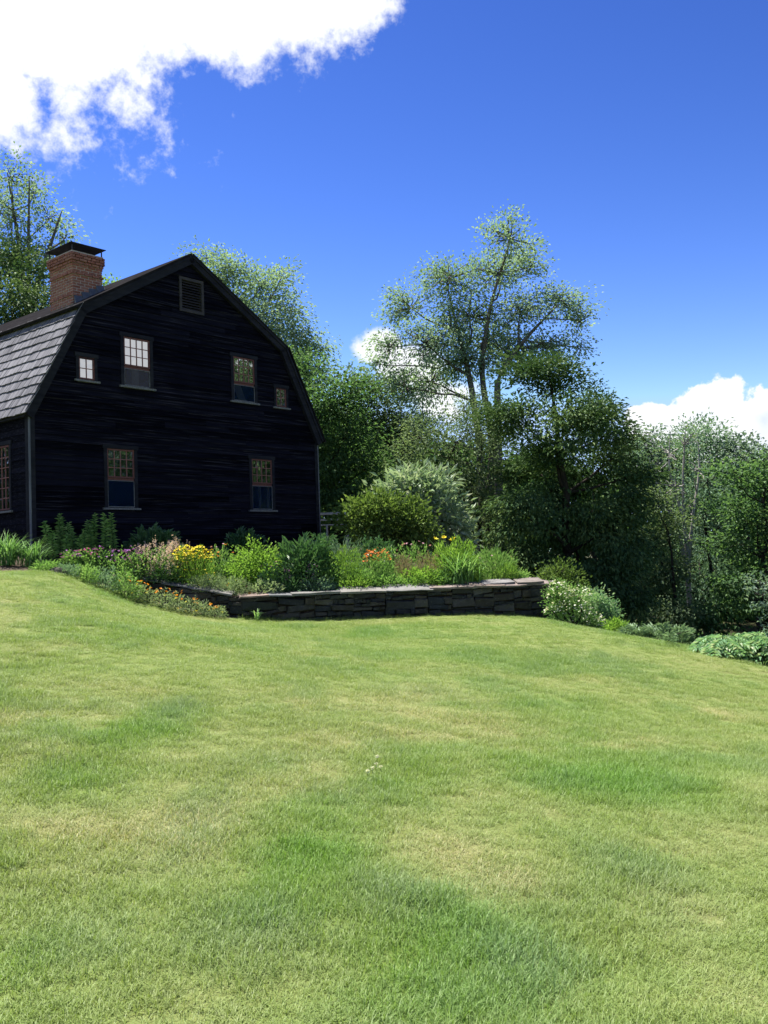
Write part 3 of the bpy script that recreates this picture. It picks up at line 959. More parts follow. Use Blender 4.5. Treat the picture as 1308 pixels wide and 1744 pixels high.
def stone_run(a, b, ztop_a, ztop_b, seed, thick=.28):
    r = random.Random(seed)
    d = np.array(b) - np.array(a); L = np.linalg.norm(d); d = d / L
    back = np.array([-d[1], d[0]])
    ang = math.atan2(d[1], d[0])
    core = Geo()
    def zt(u): return ztop_a + (ztop_b - ztop_a) * u / L
    n_ = 12
    for i in range(n_):
        u0, u1 = L * i / n_, L * (i + 1) / n_
        P = lambda u, dp: np.array(a) + d * u + back * dp
        lo = min(ground_z(*P(u0, 0)), ground_z(*P(u1, 0))) - .3
        V = []
        for zz in (lo, None):
            for (u, dp) in ((u0, .10), (u1, .10), (u1, thick + .14), (u0, thick + .14)):
                p = P(u, dp); V.append((p[0] - wl[0], p[1] - wl[1], (lo if zz is not None else zt(u) - .04) - wl[2]))
        core.hexa(V)
    core.obj('wall_core', SOIL, wall_o)
    u = -.04
    while u < L - .02:
        # uneven bays, each laid with its own courses
        bay = r.uniform(.34, .95)
        if u + bay > L - .25: bay = L - u + .02
        z = -.28 - r.uniform(0, .1)
        while z < max(ztop_a, ztop_b):
            hh = r.choice([.05, .06, .075, .09, .11, .13, .16, .19])
            cuts = [0, 1]
            k = int(bay / max(hh * r.uniform(1.6, 4.5), .16))
            cuts = [0] + sorted(r.uniform(.15, .85) for _ in range(min(k, 3))) + [1]
            for c0_, c1_ in zip(cuts, cuts[1:]):
                ln = bay * (c1_ - c0_)
                if ln < .06: continue
                um = u + bay * (c0_ + c1_) / 2
                p = np.array(a) + d * um
                gz = float(ground_z(*(p - back * .02)))
                top = zt(um)
                h2 = hh * r.uniform(.86, 1.06)
                if z + h2 > gz - .03 and z < top - .02:
                    if z + h2 > top: h2 = top - z
                    o = link('stone', SM[r.randrange(16)], wall_o)
                    q = p + back * r.uniform(-.035, .04)
                    o.location = (q[0] - wl[0], q[1] - wl[1], z + r.gauss(.004, .006) - wl[2])
                    o.rotation_euler = (r.gauss(0, .05), r.gauss(0, .04), ang + r.gauss(0, .06))
                    o.scale = (ln * r.uniform(.95, 1.04), thick * r.uniform(.7, 1), max(h2 - .008, .03))
            z += hh
        u += bay

stone_run(WA, WB, .80, .81, 5)
stone_run(WB, WR, .81, .76, 6)
stone_run(WL, WA, 1.24, .80, 7, .24)

def cap_row(a, b, za, zb, seed, lo=.45, hi=1.05, over=.07, dep=.52):
    r = random.Random(seed)
    d = np.array(b) - np.array(a); L = np.linalg.norm(d); d = d / L
    back = np.array([-d[1], d[0]])
    u = -over
    while u < L - .1:
        ln = r.uniform(lo, hi)
        if u + ln > L - .2: ln = L - u + over
        m = 9
        # irregular slab outline
        pts = []
        for (x, y) in ((-.5, 0), (-.18, -.04), (.2, .02), (.5, -.01), (.52, .5), (.47, 1), (.1, .96), (-.3, 1.03), (-.5, .95), (-.49, .45)):
            pts.append((x * (ln + .03) + r.gauss(0, .018), (y * dep * r.uniform(.93, 1.07)) - over + r.gauss(0, .02)))
        th = r.uniform(.022, .045)
        k = len(pts)
        V = [(x, y, r.gauss(0, .003)) for x, y in pts] + [(x * .985, y * .985, th + r.gauss(0, .004)) for x, y in pts]
        g = Geo().add(V, [list(range(k))[::-1]]).add(V, [list(range(k, 2 * k))])
        g.add(V, [(i, (i + 1) % k, k + (i + 1) % k, k + i) for i in range(k)])
        um = u + ln / 2
        p = np.array(a) + d * um
        o = g.obj('cap_slab', CAPS, wall_o)
        o.location = (p[0] - wl[0], p[1] - wl[1], za + (zb - za) * um / L + r.uniform(-.004, .012) - wl[2])
        o.rotation_euler = (max(r.gauss(.13, .05), .03), r.gauss(-.0, .022) - math.atan2(zb - za, L), math.atan2(d[1], d[0]) + r.gauss(0, .03))
        u += ln * r.uniform(.93, 1.0)
cap_row(WA, WB, .805, .815, 8)
cap_row(WB + (-.1, .25), WR, .83, .77, 9, .4, .7)
cap_row(WL, WA - (.3, -.03), 1.245, .865, 10, .3, .6, .05, .34)
# a second thin course of slabs tops the right end
for (px, ln) in ((845, .75), (900, .62)):
    c = at(px, 990, 20.05)
    r = random.Random(px)
    pts = [(-.5, 0), (0, -.05), (.5, .02), (.5, .9), (.1, 1), (-.45, .95)]
    pts = [(x * ln + r.gauss(0, .02), (y - .3) * .45 + r.gauss(0, .02)) for x, y in pts]
    V = [(x, y, 0) for x, y in pts] + [(x, y, .045) for x, y in pts]
    k = 6
    g = Geo().add(V, [list(range(k))[::-1]]).add(V, [list(range(k, 2 * k))]).add(V, [(i, (i + 1) % k, k + (i + 1) % k, k + i) for i in range(k)])
    o = g.obj('cap_slab', CAPS, wall_o, (c[0] - wl[0], 19.98 + (.1 if px > 850 else -.02) - wl[1], .868 - wl[2]))
    o.rotation_euler = (.16, -.02, .2)

# ------------------------------------------------------------------ timber frame beside the house
GREY = wood_mat('grey_timber', (0.42, 0.42, 0.44), (0.6, 0.6, 0.62), (8, 8, 2), .8, .2, .2)
c0 = at(548, 915, 27.5); c1 = at(592, 915, 27.5)
fr = thing('timber_railing', 'grey timber railing with a post beside the house corner', 'railing', (c0[0], 27.5, 0))
fz = lambda py: at(570, py, 27.5)[2]
Lr = c1[0] - c0[0]
gz0 = min(surf_z(c0[0], 27.5), surf_z(c1[0], 27.5)) - .1
fr.location.z = gz0
for (x0, x1, zA, zB_, nm) in ((-.5, Lr - .06, 876, 872.5, 'top_rail'), (-.5, Lr - .06, 886, 883, 'rail'), (-.5, Lr - .06, 894.5, 892.5, 'rail')):
    Geo().box(x0, x1, -.04, .04, fz(zA) - gz0, fz(zB_) - gz0).obj(nm, GREY, fr)
for x in (Lr - .06, .14):
    Geo().box(x, x + (.10 if x > .2 else .05), -.05, .05, 0, fz(872 if x > .2 else 893) - gz0).obj('post', GREY, fr)

# ------------------------------------------------------------------ foliage builders
def unit(v):
    return v / (np.linalg.norm(v, axis=-1, keepdims=True) + 1e-9)

def rand_dirs(n):
    return unit(rng.normal(size=(n, 3)))

def add_leaves(g, P, Dn, L, Wd, N=None, rnd=None, fold=.18, curl=.12):
    """diamond leaves folded along the midrib; P base, Dn direction, N rough normal"""
    n = len(P)
    L = np.broadcast_to(np.asarray(L, float), (n,)); Wd = np.broadcast_to(np.asarray(Wd, float), (n,))
    Dn = unit(Dn)
    if N is None: N = rand_dirs(n)
    S = unit(np.cross(Dn, N)); N = np.cross(S, Dn)
    V = np.empty((n, 4, 3))
    V[:, 0] = P
    mid = P + Dn * (L * .45)[:, None] + N * (L * curl * .5)[:, None]
    V[:, 1] = mid + S * (Wd * .5)[:, None] + N * (Wd * fold)[:, None]
    V[:, 2] = P + Dn * L[:, None] - N * (L * curl)[:, None]
    V[:, 3] = mid - S * (Wd * .5)[:, None] + N * (Wd * fold)[:, None]
    b = np.arange(n)[:, None] * 4
    Fc = np.concatenate([b + np.array([[0, 1, 2]]), b + np.array([[0, 2, 3]])])
    r = rng.random(n) if rnd is None else np.clip(rnd, 0, 1)
    g.add(V.reshape(-1, 3), Fc, np.concatenate([r, r]))
    return g

def add_straps(g, P, az_, L, lean, droop, Wd, seg=5, rnd=None):
    """strap leaves arching out from P"""
    n = len(P)
    t = np.linspace(0, 1, seg + 1)
    h = np.stack([np.cos(az_), np.sin(az_), 0 * az_], 1)
    s = np.stack([-np.sin(az_), np.cos(az_), 0 * az_], 1)
    th = lean[:, None] + droop[:, None] * t[None] ** 1.5
    dx = np.sin(th); dz = np.cos(th)
    x = np.concatenate([np.zeros((n, 1)), np.cumsum((dx[:, 1:] + dx[:, :-1]) / 2, 1)], 1) / seg * L[:, None]
    z = np.concatenate([np.zeros((n, 1)), np.cumsum((dz[:, 1:] + dz[:, :-1]) / 2, 1)], 1) / seg * L[:, None]
    C = P[:, None] + h[:, None] * x[..., None] + np.array([0, 0, 1.0]) * z[..., None]
    wd = Wd[:, None] * np.sin(np.pi * np.clip(.12 + .88 * t, 0, 1))[None] ** .6
    wd[:, -1] *= .1
    Vl = C + s[:, None] * wd[..., None] * .5; Vr = C - s[:, None] * wd[..., None] * .5
    V = np.stack([Vl, Vr], 2).reshape(n, -1, 3)
    k = 2 * (seg + 1)
    b = (np.arange(n) * k)[:, None]
    q = np.concatenate([np.array([[2 * i, 2 * i + 1, 2 * i + 3, 2 * i + 2]]) for i in range(seg)])
    Fc = (b[:, None] + q[None]).reshape(-1, 4)
    r = rng.random(n) if rnd is None else rnd
    g.add(V.reshape(-1, 3), Fc, np.repeat(r, seg))
    return g

LM = {
    'maple': leaf_mat('maple_leaf', (0.036, 0.078, 0.034), (0.084, 0.166, 0.064), (0.169, 0.272, 0.112)),
    'airy': leaf_mat('airy_leaf', (0.113, 0.187, 0.121), (0.228, 0.332, 0.223), (0.396, 0.500, 0.392), .38),
    'hemlock': leaf_mat('hemlock_needle', (0.031, 0.066, 0.031), (0.071, 0.132, 0.051), (0.174, 0.245, 0.089), .15),
    'olive': leaf_mat('olive_leaf', (0.058, 0.097, 0.049), (0.128, 0.192, 0.092), (0.245, 0.312, 0.167), .3),
    'pale': leaf_mat('pale_leaf', (0.077, 0.128, 0.095), (0.146, 0.218, 0.169), (0.246, 0.316, 0.271), .35),
    'golden': leaf_mat('golden_leaf', (0.050, 0.093, 0.025), (0.122, 0.194, 0.049), (0.245, 0.329, 0.106), .3),
    'greygreen': leaf_mat('greygreen_leaf', (0.151, 0.228, 0.138), (0.326, 0.431, 0.278), (0.500, 0.500, 0.493), .25),
    'bright': leaf_mat('bright_leaf', (0.085, 0.164, 0.032), (0.186, 0.328, 0.060), (0.338, 0.485, 0.128), .4),
    'fresh': leaf_mat('fresh_leaf', (0.087, 0.180, 0.053), (0.186, 0.338, 0.098), (0.348, 0.485, 0.197), .35),
    'deep': leaf_mat('deep_leaf', (0.031, 0.083, 0.031), (0.067, 0.153, 0.058), (0.145, 0.248, 0.117), .2, .35, .45),
    'glaucous': leaf_mat('glaucous_leaf', (0.095, 0.173, 0.108), (0.179, 0.287, 0.185), (0.319, 0.442, 0.292), .25),
    'silver': leaf_mat('silver_leaf', (0.165, 0.239, 0.139), (0.276, 0.359, 0.208), (0.441, 0.500, 0.329), .25),
    'sumac': leaf_mat('sumac_leaf', (0.115, 0.235, 0.118), (0.252, 0.418, 0.225), (0.483, 0.500, 0.375), .35),
    'juniper': leaf_mat('juniper_spray', (0.068, 0.131, 0.070), (0.158, 0.251, 0.141), (0.292, 0.393, 0.243), .2),
    'strap': leaf_mat('strap_leaf', (0.066, 0.156, 0.045), (0.142, 0.275, 0.086), (0.284, 0.440, 0.184), .35),
    'bronze': leaf_mat('bronze_leaf', (0.158, 0.132, 0.078), (0.316, 0.246, 0.167), (0.500, 0.404, 0.298), .3),
}
def petal_mat(name, c):
    return leaf_mat(name, tuple(x * .7 for x in c), c, tuple(min(x * 1.15 + .02, .9) for x in c), .3, .6, .2, 3)
PM = {'yellow': petal_mat('yellow_petal', (0.80, 0.66, 0.05)), 'orange': petal_mat('orange_petal', (0.72, 0.26, 0.015)), 'rust': petal_mat('rust_petal', (0.60, 0.17, 0.03)),
      'purple': petal_mat('purple_petal', (0.30, 0.09, 0.36)), 'magenta': petal_mat('magenta_petal', (0.46, 0.09, 0.34)), 'violet': petal_mat('violet_petal', (0.13, 0.06, 0.16)),
      'pink': petal_mat('pink_plume', (0.66, 0.50, 0.47)), 'rosy': petal_mat('rosy_petal', (0.55, 0.28, 0.36)), 'white': petal_mat('white_petal', (0.72, 0.72, 0.60))}
BARK = plain_mat('grey_bark', (0.16, 0.145, 0.13), (0.075, 0.068, 0.062), 5, .95, .1, bstr=.8)
DBARK = plain_mat('dark_bark', (0.040, 0.034, 0.028), (0.020, 0.018, 0.016), 5, .95, .1, bstr=.8)
PBARK = plain_mat('pale_bark', (0.38, 0.36, 0.34), (0.24, 0.225, 0.21), 5, .95, .1, bstr=.8)
STEMM = plain_mat('green_stem', (0.06, 0.10, 0.03), (0.04, 0.07, 0.02), 20, .8, .2)

# ------------------------------------------------------------------ trees
def curve(p, q, bend, k=6):
    """gently bent path from p to q"""
    p, q = np.asarray(p, float), np.asarray(q, float)
    t = np.linspace(0, 1, k)[:, None]
    L = np.linalg.norm(q - p)
    mid = rng.normal(size=3) * L * bend
    mid[2] = abs(mid[2]) * .6 - L * .06
    P = p + (q - p) * t + mid * (4 * t * (1 - t))
    P[1:-1] += rng.normal(size=(k - 2, 3)) * L * .012
    return P

def tree(name, label, D, clumps, base, leaf, bark, dens=1.0, llen=.14, lwid=.09, spray=.30, per=14, trunks=None, r0=.22, depth=.8, flat=.65, droop=0.0, group=None, twig=True, up=.8, shell=.45, limbs=True, tw=.016):
    """clumps: (px, py, rx, ry) outlines of foliage masses seen from the lawn, set at distance D with depth of their own"""
    k = D / F
    C = []
    for c in clumps:
        px, py, rx, ry = c[:4]
        dz = c[4] if len(c) > 4 else rng.normal() * depth * (rx + ry) / 2 * k * 1.1
        p = at(px, py, D + dz)
        C.append((p, rx * k, ry * k))
    bz = float(ground_z(base[0], base[1]))
    bp = np.array([base[0], base[1], bz])
    root_ = thing(name, label, 'tree', bp, 0, group)
    wood, lv = Geo(), Geo()
    top = max(C, key=lambda c: c[0][2])[0]
    paths = []
    if trunks:
        for tr in trunks:
            P = np.array([bp + (0, 0, -.3)] + [at(px, py, D + dd) for (px, py, dd) in tr])
            # resample smoothly
            t = np.linspace(0, len(P) - 1, 4 * len(P))
            P = np.stack([np.interp(t, np.arange(len(P)), P[:, a]) for a in range(3)], 1)
            for _ in range(2): P[1:-1] = (P[:-2] + P[2:] + 2 * P[1:-1]) / 4
            R = r0 * np.linspace(1, .06, len(P)) ** .8
            wood.tube(P, R, 8); paths.append((P, R))
    else:
        P = curve(bp + (0, 0, -.3), top - (0, 0, .6), .03, 10)
        R = np.linspace(r0, r0 * .15, len(P))
        wood.tube(P, R, 8); paths.append((P, R))
    AP = np.concatenate([p for p, r in paths]); AR = np.concatenate([r for p, r in paths])
    cen = np.mean([c[0] for c in C], axis=0)
    for (c, rx, ry) in C:
        rm = (rx + ry) / 2
        if limbs:
            # limb leaves the trunk below the clump
            d = np.linalg.norm(AP - (c - np.array([0, 0, rm * 1.2])), axis=1) + np.where(AP[:, 2] > c[2], 2.0, 0)
            i = int(np.argmin(d))
            P = curve(AP[i], c, .10, 7)
            R = np.linspace(min(AR[i] * .7, .035 + .04 * rm), .018, 7)
            wood.tube(P, R, 5)
        ns = max(6, int(dens * 26 * (rx * ry + rx * rm * .5)))
        u = rand_dirs(ns)
        rr = rng.random(ns) ** shell
        S = c + u * rr[:, None] * np.array([rx, rm, ry])
        if twig:
            for j in range(0, ns, 1 if dens < .75 else 2):
                a = P[-1] if rr[j] < .6 or not limbs else c + (S[j] - c) * rng.uniform(0, .4)
                Q = curve(a, S[j], .12, 4)
                wood.tube(Q, np.linspace(tw, tw * .3, 4), 3)
        m = rng.poisson(per, ns) + 3
        idx = np.repeat(np.arange(ns), m)
        nl_ = len(idx)
        off = np.clip(rng.normal(size=(nl_, 3)), -2.1, 2.1) * spray * np.array([1, 1, flat])
        off[:, 2] -= droop * np.hypot(off[:, 0], off[:, 1])
        LP = S[idx] + off
        outw = unit(LP - cen) * .5 + unit(off) * .8
        Dn = outw + rand_dirs(nl_) * .6
        Dn[:, 2] -= .25
        N = np.array([0, 0, up * 1.3]) + rand_dirs(nl_) * .45 + unit(off) * .8
        tone = np.clip(rng.normal(.45, .22, nl_) + rng.normal(0, .17, ns)[idx] + rng.normal(0, .10), 0, 1)
        s = rng.uniform(.7, 1.25, nl_)
        add_leaves(lv, LP, Dn, llen * s, lwid * s, N, tone)
    tr_ = Geo(); 
    w_ = wood.obj('trunk', bark, root_, smooth=True)
    l_ = lv.obj('crown', leaf, root_)
    for o in (w_, l_): o.data.transform(Matrix.Translation(-Vector(bp)))
    return root_

def gb(px, D):
    p = at(px, 1000, D)
    return (p[0], p[1])

tree('tall_maple', 'tall open-crowned tree with three grey stems rising above the dark evergreen', 41,
     [(868, 405, 44, 40), (845, 465, 60, 40), (765, 470, 62, 42), (905, 455, 28, 40), (700, 525, 45, 40), (662, 592, 34, 34), (722, 585, 55, 42), (800, 540, 66, 46), (885, 530, 55, 44), (950, 512, 50, 30), (992, 545, 26, 40), (930, 585, 60, 32),
      (862, 600, 50, 40), (795, 610, 60, 40), (735, 650, 55, 45), (690, 660, 46, 40), (640, 620, 16, 14), (990, 590, 24, 18), (830, 580, 40, 40), (770, 560, 40, 40), (720, 720, 50, 40)],
     gb(835, 41), LM['airy'], BARK, dens=0.62, llen=0.14, lwid=0.085, spray=0.34, per=38, r0=.24, tw=.032, depth=.75,
     trunks=[[(822, 900, 0), (818, 760, 0), (800, 640, 0), (778, 560, .4), (760, 480, .6)], [(826, 900, .2), (842, 760, .2), (818, 640, 0), (832, 530, -.3), (868, 410, -.4)], [(850, 900, -.2), (848, 700, -.3), (846, 640, -.4), (900, 570, -.6), (950, 520, -.8)]], flat=0.55)
tree('hemlock', 'broad dark evergreen tree, the bulkiest, behind the right end of the stone wall', 30,
     [(890, 622, 24, 20), (935, 615, 20, 18), (1040, 735, 24, 22), (1100, 800, 20, 26), (905, 640, 43, 24), (962, 650, 46, 28), (880, 715, 52, 41), (985, 715, 60, 44), (1055, 770, 37, 36), (905, 795, 60, 44), (1000, 810, 73, 48), (1075, 850, 33, 48), (880, 875, 52, 44), (972, 895, 73, 48),
      (1062, 930, 43, 48), (902, 955, 48, 36), (1000, 985, 68, 48), (1075, 1010, 33, 40), (1018, 690, 29, 28), (950, 760, 58, 40), (940, 850, 58, 48), (1030, 880, 50, 48), (1040, 1040, 50, 32), (930, 1010, 33, 32)],
     gb(985, 31), LM['hemlock'], DBARK, dens=0.72, llen=0.15, lwid=0.075, spray=0.34, per=90, r0=.25, depth=.9, flat=0.38, droop=0.12, twig=False, up=1.0, shell=0.5)
tree('small_leaved_tree', 'mid green small-leaved tree with drooping twigs in front of the grey stems', 33,
     [(715, 745, 48, 45), (695, 805, 42, 45), (775, 760, 55, 55), (800, 835, 58, 55), (755, 880, 52, 50), (830, 890, 42, 55), (800, 935, 60, 40), (850, 955, 40, 40), (735, 830, 45, 45), (840, 800, 40, 50), (830, 740, 40, 40), (790, 700, 40, 40), (815, 690, 36, 40), (850, 735, 40, 45)],
     gb(780, 33), LM['olive'], DBARK, dens=0.75, llen=0.1, lwid=0.06, spray=0.33, per=46, r0=.14, droop=.3, flat=0.5)
tree('broad_maple', 'dense green maple just beyond the gable eave on the right', 37,
     [(515, 640, 42, 45), (555, 690, 50, 50), (600, 665, 40, 30), (530, 740, 45, 50), (590, 745, 55, 50), (560, 810, 55, 50), (620, 800, 50, 50), (570, 862, 50, 40), (630, 860, 50, 45), (500, 690, 30, 60)],
     gb(560, 37.5), LM['maple'], DBARK, dens=0.62, llen=0.15, lwid=0.11, spray=0.42, per=50, r0=.2, flat=0.4)
tree('yellowing_maple', 'yellow-green maple between the dense maple and the small-leaved tree', 43,
     [(640, 665, 40, 32), (605, 645, 30, 18), (660, 710, 38, 40), (630, 740, 45, 45), (672, 770, 40, 50), (640, 820, 50, 50), (680, 850, 40, 50), (610, 700, 40, 40), (690, 740, 30, 40)],
     gb(650, 43), LM['olive'], DBARK, dens=0.55, llen=0.16, lwid=0.11, spray=0.46, per=50, r0=.2, flat=0.4)
tree('roadside_ash', 'tall pale-leaved tree rising behind the house ridge', 45,
     [(352, 438, 34, 20), (395, 465, 46, 32), (445, 485, 42, 40), (478, 525, 40, 40), (500, 570, 40, 35), (440, 545, 50, 40), (545, 592, 24, 8), (365, 485, 40, 35), (480, 470, 20, 25), (515, 600, 40, 30), (400, 520, 60, 50), (470, 590, 50, 40), (530, 640, 40, 40)],
     gb(430, 45), LM['airy'], BARK, dens=0.55, llen=0.16, lwid=0.1, spray=0.42, per=40, r0=.26, flat=0.5)
tree('tall_ash', 'tall pale-leaved tree with upright grey limbs standing behind the chimney', 41,
     [(18, 300, 36, 36), (55, 330, 36, 34), (20, 375, 45, 40), (85, 372, 36, 34), (50, 425, 56, 36), (112, 405, 20, 34), (100, 450, 34, 30), (-20, 330, 40, 50), (-40, 420, 60, 50), (20, 460, 45, 40)],
     gb(45, 41), LM['airy'], BARK, dens=0.42, llen=0.15, lwid=0.095, spray=0.38, per=34, r0=.22, tw=.026,
     trunks=[[(50, 700, 0), (52, 560, 0), (48, 430, 0), (50, 300, 0)], [(50, 640, 0), (46, 520, .3), (30, 400, .4), (12, 290, .5)], [(52, 640, 0), (58, 500, -.3), (85, 420, -.4), (105, 360, -.5)]], flat=0.55)
tree('shade_maple', 'dense dark maple left of the chimney, below the taller tree', 36,
     [(15, 440, 45, 40), (60, 470, 36, 42), (15, 510, 50, 45), (75, 515, 34, 42), (30, 560, 60, 40), (-50, 480, 60, 60), (-60, 570, 60, 60), (70, 580, 40, 40)],
     gb(20, 36.5), LM['hemlock'], DBARK, dens=0.62, llen=0.15, lwid=0.11, spray=0.42, per=50, r0=.24, flat=0.4)
tree('young_maple', 'sunlit light green treetop showing between the chimney and the ridge', 52,
     [(182, 486, 16, 14), (195, 510, 30, 22), (230, 530, 40, 30), (170, 540, 40, 30)], gb(200, 52), LM['bright'], BARK, dens=1.2, llen=.2, lwid=.14, spray=.3, per=14, r0=.18)
tree('pointed_tree', 'slender blue-green treetop peeking over the evergreen', 42,
     [(1012, 668, 20, 24), (1022, 700, 26, 30), (1035, 740, 32, 36), (1060, 780, 40, 40), (1000, 730, 30, 40)], gb(1020, 42), LM['glaucous'], DBARK, dens=0.9, llen=.15, lwid=.07, spray=0.3, per=30, r0=.15, droop=.2)
tree('far_maple', 'pale green maple at the back, below the white cumulus cloud', 60,
     [(1095, 755, 38, 26), (1075, 775, 30, 26), (1130, 790, 40, 40), (1100, 820, 50, 40)], gb(1100, 60), LM['pale'], DBARK, dens=0.5, llen=.24, lwid=.16, spray=0.55, per=40, r0=.2, flat=0.45)
tree('far_birch', 'hazy grey-green tree with upright twiggy top, tallest of the right-hand group', 56,
     [(1175, 738, 32, 22), (1205, 752, 36, 28), (1165, 775, 36, 32), (1235, 762, 24, 26), (1215, 790, 44, 36), (1180, 820, 40, 40)], gb(1195, 56), LM['glaucous'], DBARK, dens=0.45, llen=.24, lwid=.10, spray=0.5, per=36, r0=.2, flat=1.0)
tree('far_oak', 'light green treetop at the far right below the cloud', 54,
     [(1265, 768, 30, 24), (1295, 785, 36, 26), (1330, 790, 40, 30), (1280, 810, 50, 36), (1340, 840, 50, 50)], gb(1295, 54), LM['pale'], DBARK, dens=0.5, llen=.24, lwid=.16, spray=0.55, per=40, r0=.2, flat=0.45)
tree('bare_tree', 'half-dead tree with bare pale branching stems and thin foliage', 38.6,
     [(1140, 772, 30, 30), (1165, 758, 30, 30), (1118, 805, 26, 30), (1188, 800, 26, 34), (1150, 830, 36, 30), (1175, 860, 30, 30), (1130, 850, 24, 24)], gb(1172, 38.6), LM['olive'], PBARK, dens=.5, llen=.13, lwid=.08, spray=.34, per=5, r0=.11, tw=.035,
     trunks=[[(1172, 960, 0), (1166, 890, 0), (1148, 830, 0), (1138, 795, 0), (1142, 735, 0)], [(1172, 960, 0), (1164, 870, 0), (1163, 800, 0), (1168, 725, 0)], [(1172, 960, 0), (1180, 880, 0), (1192, 800, .3), (1188, 740, .3)], [(1172, 980, 0), (1150, 880, -.2), (1120, 830, -.3), (1105, 780, -.3)]])
tree('vine_draped_tree', 'grey-green tree hung with narrow drooping leaves right of the bare stems', 40,
     [(1205, 820, 34, 36), (1195, 870, 36, 46), (1215, 900, 36, 46), (1190, 940, 36, 46), (1205, 990, 36, 40), (1180, 1010, 30, 40)], gb(1200, 40), LM['glaucous'], DBARK, dens=0.6, llen=.22, lwid=.05, spray=0.34, per=34, r0=.15, droop=.5, up=.2, flat=1.1)
tree('woodland_maple', 'dark layered maple at the far right edge of the lawn', 36,
     [(1300, 790, 30, 22), (1262, 812, 40, 26), (1305, 840, 40, 30), (1248, 862, 42, 26), (1290, 890, 46, 28), (1255, 925, 46, 26), (1295, 965, 46, 28), (1250, 990, 46, 26), (1290, 1030, 46, 30), (1235, 1040, 46, 30), (1345, 900, 50, 60), (1345, 1000, 50, 60), (1200, 1060, 40, 30)],
     gb(1285, 36.5), LM['maple'], DBARK, dens=0.5, llen=.16, lwid=.12, spray=0.42, per=46, r0=.2, flat=0.28)
tree('understory_tree', 'yellow-green young tree beside the dark evergreen', 37,
     [(1122, 850, 24, 30), (1135, 890, 32, 36), (1118, 930, 36, 40), (1145, 965, 36, 40), (1120, 1005, 40, 40), (1150, 1045, 40, 36), (1105, 1060, 40, 30)],
     gb(1130, 37.5), LM['olive'], DBARK, dens=0.7, llen=.15, lwid=.10, spray=0.36, per=44, r0=.12, flat=0.4)
# woods behind that read as one dark mass, and the wood across the lawn that the windows mirror
def woods(name, label, spots, leaf, n_leaf, size):
    lv = Geo()
    for (c, R3) in spots:
        n_ = int(n_leaf)
        u = rand_dirs(n_) * (rng.random(n_) ** .33)[:, None] * np.array(R3)
        P = np.asarray(c) + u + rng.normal(size=(n_, 3)) * .3
        add_leaves(lv, P, rand_dirs(n_) + np.array([0, 0, -.2]), size * rng.uniform(.6, 1.3, n_), size * .7, np.array([0, 0, .8]) + rand_dirs(n_), np.clip(rng.normal(.4, .2, n_), 0, 1))
    o = lv.obj(name, leaf)
    tag(o, label, kind='stuff')
    return o
sp = []
for px in range(-260, 1640, 62):
    topy = np.interp(px, [-260, 0, 330, 560, 700, 860, 1050, 1180, 1640], [470, 540, 610, 690, 740, 760, 800, 800, 790]) + rng.uniform(-8, 25)
    D = rng.uniform(60, 70)
    for y in np.arange(topy + 45, 1130, 70):
        sp.append((at(px + rng.uniform(-20, 20), y, D), (2.3, 2.3, 1.9)))
woods('woodland', 'dark wood behind the garden trees, one mass', sp, LM['maple'], 620, .62)
sp = []
for deg in list(np.arange(48, 101, 3.2)) + list(np.arange(-78, -43, 3.6)):  # negative bearings: wood added out of view to darken the side window's reflection
    hmax = np.interp(deg, [-78, -44, 48, 61, 65, 100], [13, 13, 17, 16, 13.4, 13])
    for z in np.arange(-3, hmax - 1.8, 3.4):
        a = math.radians(deg + rng.uniform(-1, 1)); d = rng.uniform(45, 51)
        sp.append(((math.sin(a) * d, math.cos(a) * d, z + rng.uniform(-.6, .6)), (2.9, 2.9, 2.6)))
woods('woodland', 'out-of-view dark wood on the far sides of the lawn, mirrored in the window panes', sp, LM['hemlock'], 420, .8)
# ------------------------------------------------------------------ garden plants
def flowers(g, C, size, petals=6, up=.8, flat=True):
    """small rosettes at points C"""
    n = len(C)
    ax = unit(np.array([0, 0, up]) + rand_dirs(n) * .55)
    t = rng.uniform(0, 6.28, n)
    ref = unit(np.cross(ax, rand_dirs(n)))
    ref2 = np.cross(ax, ref)
    tone = rng.random(n)
    for k in range(petals):
        a = t + k * 2 * math.pi / petals
        d = ref * np.cos(a)[:, None] + ref2 * np.sin(a)[:, None] + ax * (.25 if flat else .9)
        add_leaves(g, C, d, size * rng.uniform(.8, 1.2, n) * .55, size * .4, ax, tone, fold=.05, curl=.08)

def place(px, py_top, D):
    b = at(px, 950, D)
    z = surf_z(b[0], b[1])
    h = at(px, py_top, D)[2] - z
    return np.array([b[0], b[1], z]), max(h, .12)

def dome_points(n, R, h, shell=.4, lo=-.05, depth=None):
    u = rand_dirs(n)
    u[:, 2] = np.abs(u[:, 2]) * (1 - lo) + lo
    u /= (np.abs(u) ** 3).sum(1, keepdims=True) ** (1 / 3) / 1.0
    r = rng.random(n) ** shell
    wob = 1 + .13 * np.sin(u[:, 0] * 5 + rng.uniform(0, 6)) * np.cos(u[:, 1] * 4 + rng.uniform(0, 6)) + .10 * np.sin(u[:, 0] * 11 + rng.uniform(0, 6))
    return u * (r * wob)[:, None] * np.array([R, depth or R * .85, h]), u

